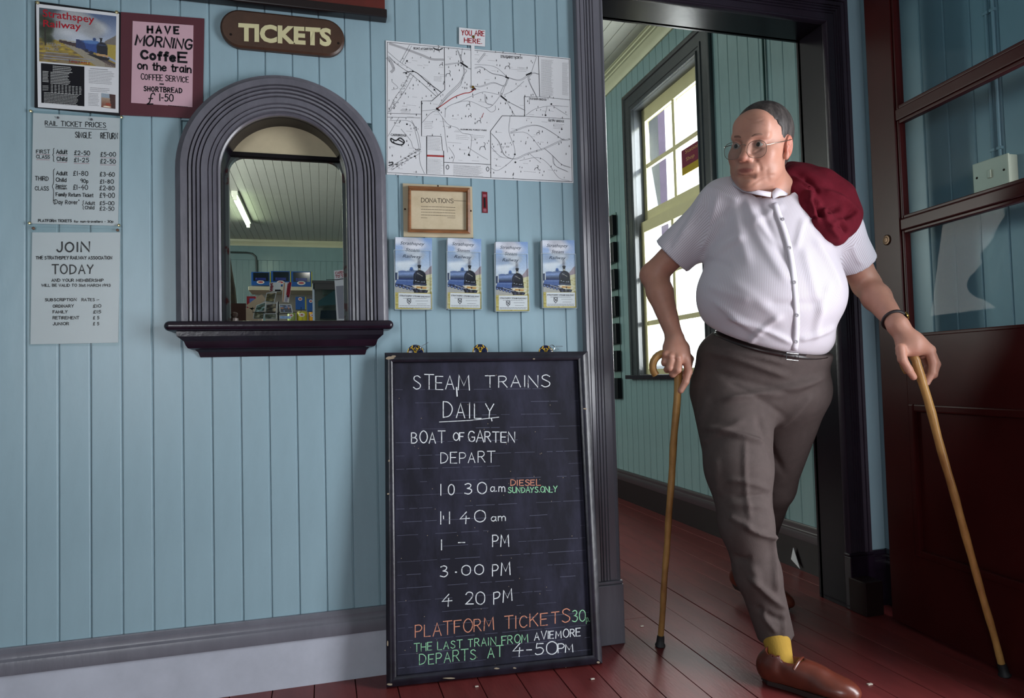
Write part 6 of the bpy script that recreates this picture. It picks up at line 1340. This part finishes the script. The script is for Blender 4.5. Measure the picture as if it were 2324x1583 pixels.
# snap points to the shirt surface: nearest vertex to a line of sight
from mathutils.bvhtree import BVHTree
def cloth(vs, F):
    global BV; BV = BVHTree.FromPolygons([Vector(v) for v in vs], [tuple(int(i) for i in q) for q in F])
cloth(vs, F)
def onshirt(x, y, lift=.002):
    r_ = ray(x, y).normalized(); h = BV.ray_cast(CAM, r_)
    if h[0] is None:
        h = BV.ray_cast(CAM, ray(x+(1750-x)*.04, y).normalized())
    p = h[0] if h[0] is not None else CAM+r_*2.2
    return np.array(p-r_*lift)
PLM = mat('shirt_plain', 'cfc9d2', rough=.8, var=.03)
def strip(name, pts, wd, lift, m, th=.0015):
    P = catmull(pts, 4); cl_ = [onshirt(*p, lift) for p in P]; V = []; 
    for i, p in enumerate(P):
        t = np.array(P[min(i+1, len(P)-1)])-np.array(P[max(i-1, 0)]); t = t/np.hypot(*t); n_ = np.array([-t[1], t[0]]); w_ = wd if not callable(wd) else wd(i/(len(P)-1))
        V += [onshirt(*(np.array(p)+n_*w_/2), lift), onshirt(*(np.array(p)-n_*w_/2), lift)]
    # smooth depth along strip
    V = np.array(V)
    for _ in range(4):
        Q = V.copy(); Q[2:-2] = (V[:-4]+V[2:-2]*2+V[4:])/4; V = Q
    mb = MB(); mb.add([tuple(v) for v in V], [(2*i, 2*i+1, 2*i+3, 2*i+2) for i in range(len(P)-1)]); o = mb.build(name, m, raw=True); md = o.modifiers.new('t', 'SOLIDIFY'); md.thickness = th; md.offset = 0
    me_ = o.data; me_.polygons.foreach_set('use_smooth', [True]*len(me_.polygons)); return setparent(o, man)
strip('placket', [(1758, 460), (1768, 490), (1783, 530), (1795, 580), (1803, 640), (1808, 700), (1808, 760), (1803, 796)], 14, .0035, PLM, .0008)
for (x, y) in ((1777, 497), (1792, 562), (1803, 640), (1809, 715), (1807, 775)):
    c = onshirt(x, y, .005); n_ = AP-c; mb = MB().lathe([(.0055, 0), (.0055, .0012), (.004, .002), (.0003, .0016)], c, n_/np.linalg.norm(n_), 12); setparent(mb.build('button', mat('button', 'b9b4bb', rough=.3)), man)
# collar flaps
def slabpts(name, front, m, th=.003):
    mb = MB(); mb.add([tuple(p) for p in front], [tuple(range(len(front)))]); o = mb.build(name, m, raw=True); md = o.modifiers.new('t', 'SOLIDIFY'); md.thickness = th; return setparent(o, man)
def flap(name, up, lo, m):
    mb = MB(); n = len(up); mb.add([tuple(p) for p in up+lo], [(i, i+1, n+i+1, n+i) for i in range(n-1)]); o = mb.build(name, m, raw=True); md = o.modifiers.new('t', 'SOLIDIFY'); md.thickness = .003; md.offset = 0; o.data.polygons.foreach_set('use_smooth', [True]*(n-1)); return setparent(o, man)
CLM = mat('collar_cloth', 'cac4cd', rough=.8, var=.03)
flap('collar', [W3(1778, 412, -.415), W3(1770, 420, -.44), W3(1760, 428, -.46), W3(1752, 436, -.475)], [W3(1792, 428, -.43), W3(1786, 443, -.455), W3(1770, 444, -.475), W3(1754, 452, -.482)], CLM)
flap('collar', [W3(1660, 398, -.33), W3(1672, 410, -.37), W3(1690, 422, -.43), W3(1718, 431, -.465), W3(1750, 436, -.476)], [W3(1652, 406, -.335), W3(1664, 421, -.375), W3(1686, 434, -.435), W3(1716, 441, -.468), W3(1749, 447, -.480)], CLM)
# --- trousers and belt
TRS = mat('brown_trouser_wool', '504644', rough=.85, var=.08, vscale=40, bump=.3, bscale=400, spec=.2)
def pants(f):
    f.ell(W3(1733, 805, -.272), (.216, .165, .12), TR, .03); f.ell(W3(1728, 880, -.235), (.215, .170, .13), TR, .05)
    f.cone(W3(1662, 890, -.235), W3(1676, 1060, -.35), .135, .098, .04); f.cone(W3(1676, 1060, -.35), W3(1694, 1190, -.40), .098, .076, .03)
    f.cone(W3(1694, 1190, -.40), W3(1718, 1300, -.40), .074, .064, .03); f.cone(W3(1720, 1300, -.40), W3(1760, 1440, -.395), .064, .054, .03)
    f.cone(W3(1788, 890, -.25), W3(1752, 1100, -.08), .128, .078, .04); f.cone(W3(1752, 1100, -.08), W3(1716, 1235, .14), .076, .060, .03); f.cone(W3(1716, 1235, .14), W3(1706, 1275, .17), .060, .055, .02)
f = Field((1.02, -.62, .0), (1.86, .36, 1.12), .007); pants(f)
f.func(lambda X, Y, Z: -((X-b0[0])*bnm[0]+(Y-b0[1])*bnm[1]+(Z-b0[2]-.0)*bnm[2])+.0 if 0 else -((b0[0]-X)*bnm[0]+(b0[1]-Y)*bnm[1]+(b0[2]+.006-Z)*bnm[2])*-1 if 0 else -(((X-b0[0])*bnm[0]+(Y-b0[1])*bnm[1]+(Z-b0[2]-.008)*bnm[2])), '-', 0)
hem = W3(1760, 1448, -.40); hd = W3(1760, 1448, -.40)-W3(1722, 1300, -.40); hd /= np.linalg.norm(hd)
f.func(lambda X, Y, Z: np.maximum(-((X-hem[0])*hd[0]+(Y-hem[1])*hd[1]+(Z-hem[2])*hd[2]), np.sqrt((X-hem[0])**2+(Y-hem[1])**2+(Z-hem[2])**2)-.13))
vs, F = f.net(); vs = smoothv(vs, F, 1, .4)
TF = [(1600, 975, 1735, 1000, .015, 7), (1585, 1000, 1690, 960, .008, 8), (1640, 905, 1850, 860, .014, 8), (1620, 850, 1800, 885, -.008, 8), (1600, 800, 1790, 850, .010, 8), (1610, 775, 1780, 830, .008, 6), (1740, 905, 1870, 850, .009, 8), (1650, 870, 1780, 940, -.007, 7), (1650, 1092, 1745, 1106, .009, 6), (1660, 1118, 1752, 1128, -.007, 6), (1655, 1140, 1740, 1160, .006, 7), (1690, 1193, 1760, 1215, .014, 6), (1660, 1165, 1702, 1202, .009, 7), (1745, 1205, 1768, 1340, .012, 6), (1665, 1262, 1702, 1266, -.010, 8), (1695, 1312, 1785, 1375, .014, 7), (1715, 1378, 1780, 1405, -.009, 7), (1700, 1288, 1722, 1325, .009, 10), (1735, 1380, 1758, 1435, .010, 6), (1770, 1390, 1785, 1440, .007, 5), (1690, 1000, 1705, 1180, .006, 6), (1760, 965, 1845, 900, .010, 8), (1722, 940, 1775, 1070, -.010, 8), (1600, 900, 1585, 960, .006, 8), (1620, 1040, 1640, 1120, .006, 8)]
vs = folds(vs, F, TF); to_mesh('trousers', vs, F, TRS, man)
cloth(vs, F)
BLM = mat('dark_belt_leather', '231818', rough=.35, var=.1)
strip('belt', [(1622, 754), (1640, 763), (1690, 783), (1740, 797), (1800, 808), (1850, 810), (1878, 806)], 11, .005, BLM, .002)
c = [onshirt(1785, 800, .013), onshirt(1812, 803, .013), onshirt(1812, 818, .013), onshirt(1785, 815, .013)]; mb = MB().tube([tuple(p) for p in c+[c[0], c[1]]], .0013, 6); setparent(mb.build('belt_buckle', STEEL), man)
# --- socks and shoes
SOCK = mat('mustard_sock', 'a5822f', rough=.9, var=.1, bump=.5, bscale=200); SHOE = mat('brown_shoe_leather', '5e2c20', rough=.32, var=.25, vscale=16, bump=.15, coat=.2); SOLE = mat('shoe_sole', '2a1c1a', rough=.6)
def shoe(heel, toe, lift_heel=0, prefix=''):
    heel, toe = np.array(heel, float), np.array(toe, float); d = toe-heel; L_ = np.linalg.norm(d); d /= L_; s = np.cross([0, 0, 1.], d); s /= np.linalg.norm(s); u_ = np.cross(d, s)
    R = [[s[i], d[i], u_[i]] for i in range(3)]; q = lambda a, b, c: heel+d*a*L_+s*b+u_*c
    lo = np.minimum(heel, toe)-.08; hi = np.maximum(heel, toe)+.1; lo[2] = max(min(heel[2], toe[2])-.015, -.01); hi[2] = max(heel[2], toe[2])+.14
    f = Field(lo, hi, .004); f.ell(q(.14, 0, .045), (.038, .048, .048), R, .01); f.ell(q(.45, .004, .035), (.038, .10, .05), R, .02); f.ell(q(.74, .006, .026), (.046, .072, .036), R, .02); f.cone(q(.16, 0, .06), q(.20, 0, .085), .034, .034, .02); f.cone(q(.35, 0, .06), q(.6, .004, .045), .030, .028, .02)
    f.cone(q(.20, 0, .075), q(.19, 0, .14), .030, .031, .004, '-'); f.ell(q(.31, 0, .088), (.027, .042, .026), R, .004, '-')
    hz_ = q(0, 0, .012); f.func(lambda X, Y, Z: ((X-hz_[0])*u_[0]+(Y-hz_[1])*u_[1]+(Z-hz_[2])*u_[2])*1.0, '-', .003)
    v, F_ = f.net(); o = to_mesh('shoe', v, F_, SHOE, man)
    mb = MB(); n = 28; P = []
    for k in range(n):
        a = 2*math.pi*k/n; t = .5+.5*math.cos(a); wd = np.interp(t, [0, .1, .35, .7, .9, 1], [.0, .03, .033, .049, .036, .0]); P.append((t, math.copysign(wd, math.sin(a)) if abs(math.sin(a)) > .05 else 0))
    vv = [q(t, b+.004, .0) for t, b in P]+[q(t, b+.004, .013) for t, b in P]; mb.add([tuple(x) for x in vv], [tuple(range(n))[::-1], tuple(range(n, 2*n))]+[(i, (i+1) % n, n+(i+1) % n, n+i) for i in range(n)]); so = mb.build('sole', SOLE, smooth=40); so.parent = o
    return q, o
qf, shf = shoe((1.232, -.425, .004), (1.385, -.650, .006)); ql, shl = shoe((1.560, .225, .062), (1.685, .040, .004))
shl['label'] = 'brown shoe of the rear foot, heel lifted'; shf['label'] = 'polished brown slip-on shoe of the front foot'
for (a, b, ra_, rb_) in ((W3(1757, 1430, -.395), qf(.25, 0, .055), .044, .030), (W3(1708, 1268, .175), ql(.25, 0, .055), .042, .029)):
    f = Field(np.minimum(a, b)-.07, np.maximum(a, b)+.07, .0045); f.cone(a, b, ra_, rb_, 0); v, F_ = f.net(); to_mesh('sock', v, F_, SOCK, man)
q = qf
mb = MB(); pts = [q(.40, -.034, .066), q(.43, -.018, .083), q(.44, .004, .088), q(.43, .026, .082), q(.40, .040, .064)]; mb.tube([tuple(p) for p in pts], .004, 8); o = mb.build('shoe_strap', SHOE, smooth=True); o.parent = shf
# --- watch
wa = (LE-LWR)/np.linalg.norm(LE-LWR); wc_ = LWR+wa*.022; e1 = np.cross(wa, [0, 0, 1.]); e1 /= np.linalg.norm(e1); e2 = np.cross(wa, e1)
mb = MB().tube([tuple(wc_+(e1*math.cos(a)+e2*math.sin(a))*.0325) for a in [2*math.pi*k/24 for k in range(25)]], .0048, 6, caps=False); ws = setparent(mb.build('watch_strap', mat('black_strap', '1a1416', rough=.5), smooth=True), man)
best = max([2*math.pi*k/48 for k in range(48)], key=lambda a: (e1*math.cos(a)+e2*math.sin(a))@(AC*.9+AU*.35-AF*.35)); dd = e1*math.cos(best)+e2*math.sin(best)
setparent(MB().lathe([(.014, 0), (.0145, .003), (.012, .006), (.0003, .0065)], wc_+dd*.034, dd, 20).build('watch_case', mat('gold_case', 'a98f52', rough=.25, metal=1, var=0), smooth=30), man)
# --- jumper slung over the shoulder (held up by the man, a thing of its own)
JM = mat('maroon_wool', '5c1220', rough=.9, var=.2, vscale=14, bump=.4, bscale=300, spec=.15)
f = Field((1.34, -.66, 1.22), (1.80, -.16, 1.62), .0055)
cc = [(1776, 394, -.30, .026), (1790, 396, -.31, .036), (1822, 410, -.34, .050), (1860, 426, -.40, .056), (1896, 452, -.42, .056), (1918, 486, -.43, .044), (1912, 512, -.45, .034), (1900, 535, -.47, .022)]
for (a, b) in zip(cc[:-1], cc[1:]): f.cone(W3(*a[:3]), W3(*b[:3]), a[3], b[3], .03)
cc = [(1782, 404, -.38, .022), (1800, 440, -.43, .026), (1830, 468, -.47, .030), (1862, 500, -.49, .032), (1885, 525, -.495, .026), (1900, 545, -.49, .014)]
for (a, b) in zip(cc[:-1], cc[1:]): f.cone(W3(*a[:3]), W3(*b[:3]), a[3], b[3], .025)
f.cone(W3(1922, 466, -.40), W3(1936, 500, -.41), .030, .026, .03)
for a, b, r1, r2 in (((1815, 425, -.38), (1870, 470, -.44), .045, .045), ((1840, 450, -.42), (1900, 510, -.46), .040, .036), ((1870, 470, -.43), (1915, 500, -.44), .045, .04), ((1880, 500, -.46), (1900, 535, -.47), .034, .022), ((1800, 405, -.36), (1850, 440, -.41), .045, .05), ((1805, 408, -.385), (1842, 432, -.43), .036, .036), ((1830, 420, -.42), (1870, 460, -.46), .03, .03)): f.cone(W3(*a), W3(*b), r1, r2, .03)
vs, F = f.net(); vs = smoothv(vs, F, 2, .4)
JF = [(1795, 405, 1870, 470, .012, 7), (1800, 395, 1900, 440, -.008, 8), (1840, 452, 1868, 470, -.020, 6), (1866, 466, 1868, 492, -.020, 6), (1880, 470, 1905, 478, -.020, 5), (1912, 492, 1942, 486, -.022, 6), (1858, 476, 1848, 500, -.014, 5), (1870, 435, 1945, 480, .012, 8), (1880, 505, 1925, 502, .012, 7), (1820, 430, 1860, 500, .010, 6), (1895, 512, 1925, 522, -.018, 5), (1785, 410, 1805, 450, -.008, 6), (1905, 440, 1950, 490, .006, 8), (1825, 400, 1855, 440, -.010, 6), (1880, 490, 1898, 545, .008, 5)]
vs = folds(vs, F, JF); jm = to_mesh('jumper', vs, F, JM); tag(jm, 'maroon woollen jumper slung in a bundle over the man\'s shoulder', 'jumper')
# --- walking sticks
def stick(name, tip, top, hook_dir, label, rad=(.0095, .0125), ferrule=True, D=.043, end=.8):
    tip, top = Vector(tip), Vector(top); e = empty(name, tip, label, 'walking stick', 'walking sticks'); ax = (top-tip).normalized(); h = Vector(hook_dir); h = (h-ax*h.dot(ax)).normalized()
    pts = []; rr = []; n = 26
    for k in range(n):
        t = k/(n-1); p = tip+ax*.025+(top-tip-ax*.025)*t; wob = .0012; pts.append(p+Vector((math.sin(t*23)*wob, math.cos(t*19)*wob, 0))); rr.append(rad[0]+(rad[1]-rad[0])*t+.0006*math.sin(t*47))
    for k in range(1, 15): a = math.pi*(k/14)*(1+.25); pts.append(top+h*(D-D*math.cos(a))+ax*(D*math.sin(a))); rr.append(rad[1]*.98)
    WS = mat('varnished_stick_wood', 'b58a50', rough=.35, col2='744a26', vscale=12, mixpow=(.35, .75), bump=.3, stretch=(1, 1, .5))
    setparent(MB().tube(pts, rr, 14).build('shaft', WS, smooth=40), e)
    o = MB().lathe([(.0155, 0), (.0175, .004), (.0165, .008), (.0135, .012), (.0125, .03), (.0115, .038), (.0105, .038)], tip, ax, 20).build('rubber_ferrule', mat('black_rubber', '17171a', rough=.6), smooth=35); setparent(o, e); return e
g1 = onplane((1498, 1466), (0, 0, 0), (0, 0, 1)); t1 = on(1, -.213, 1541, 832)
stick('walking_stick', g1, t1, tuple(-AC), 'wooden crook-handled walking stick upright in the hand nearer the window')
g2 = onplane((2281, 1533), (0, 0, 0), (0, 0, 1)); t2 = on(1, -.595, 2082, 826)
stick('walking_stick', g2, t2, tuple(AF*1.0), 'wooden walking stick slanting out towards the maroon door, at the far right', D=.035)
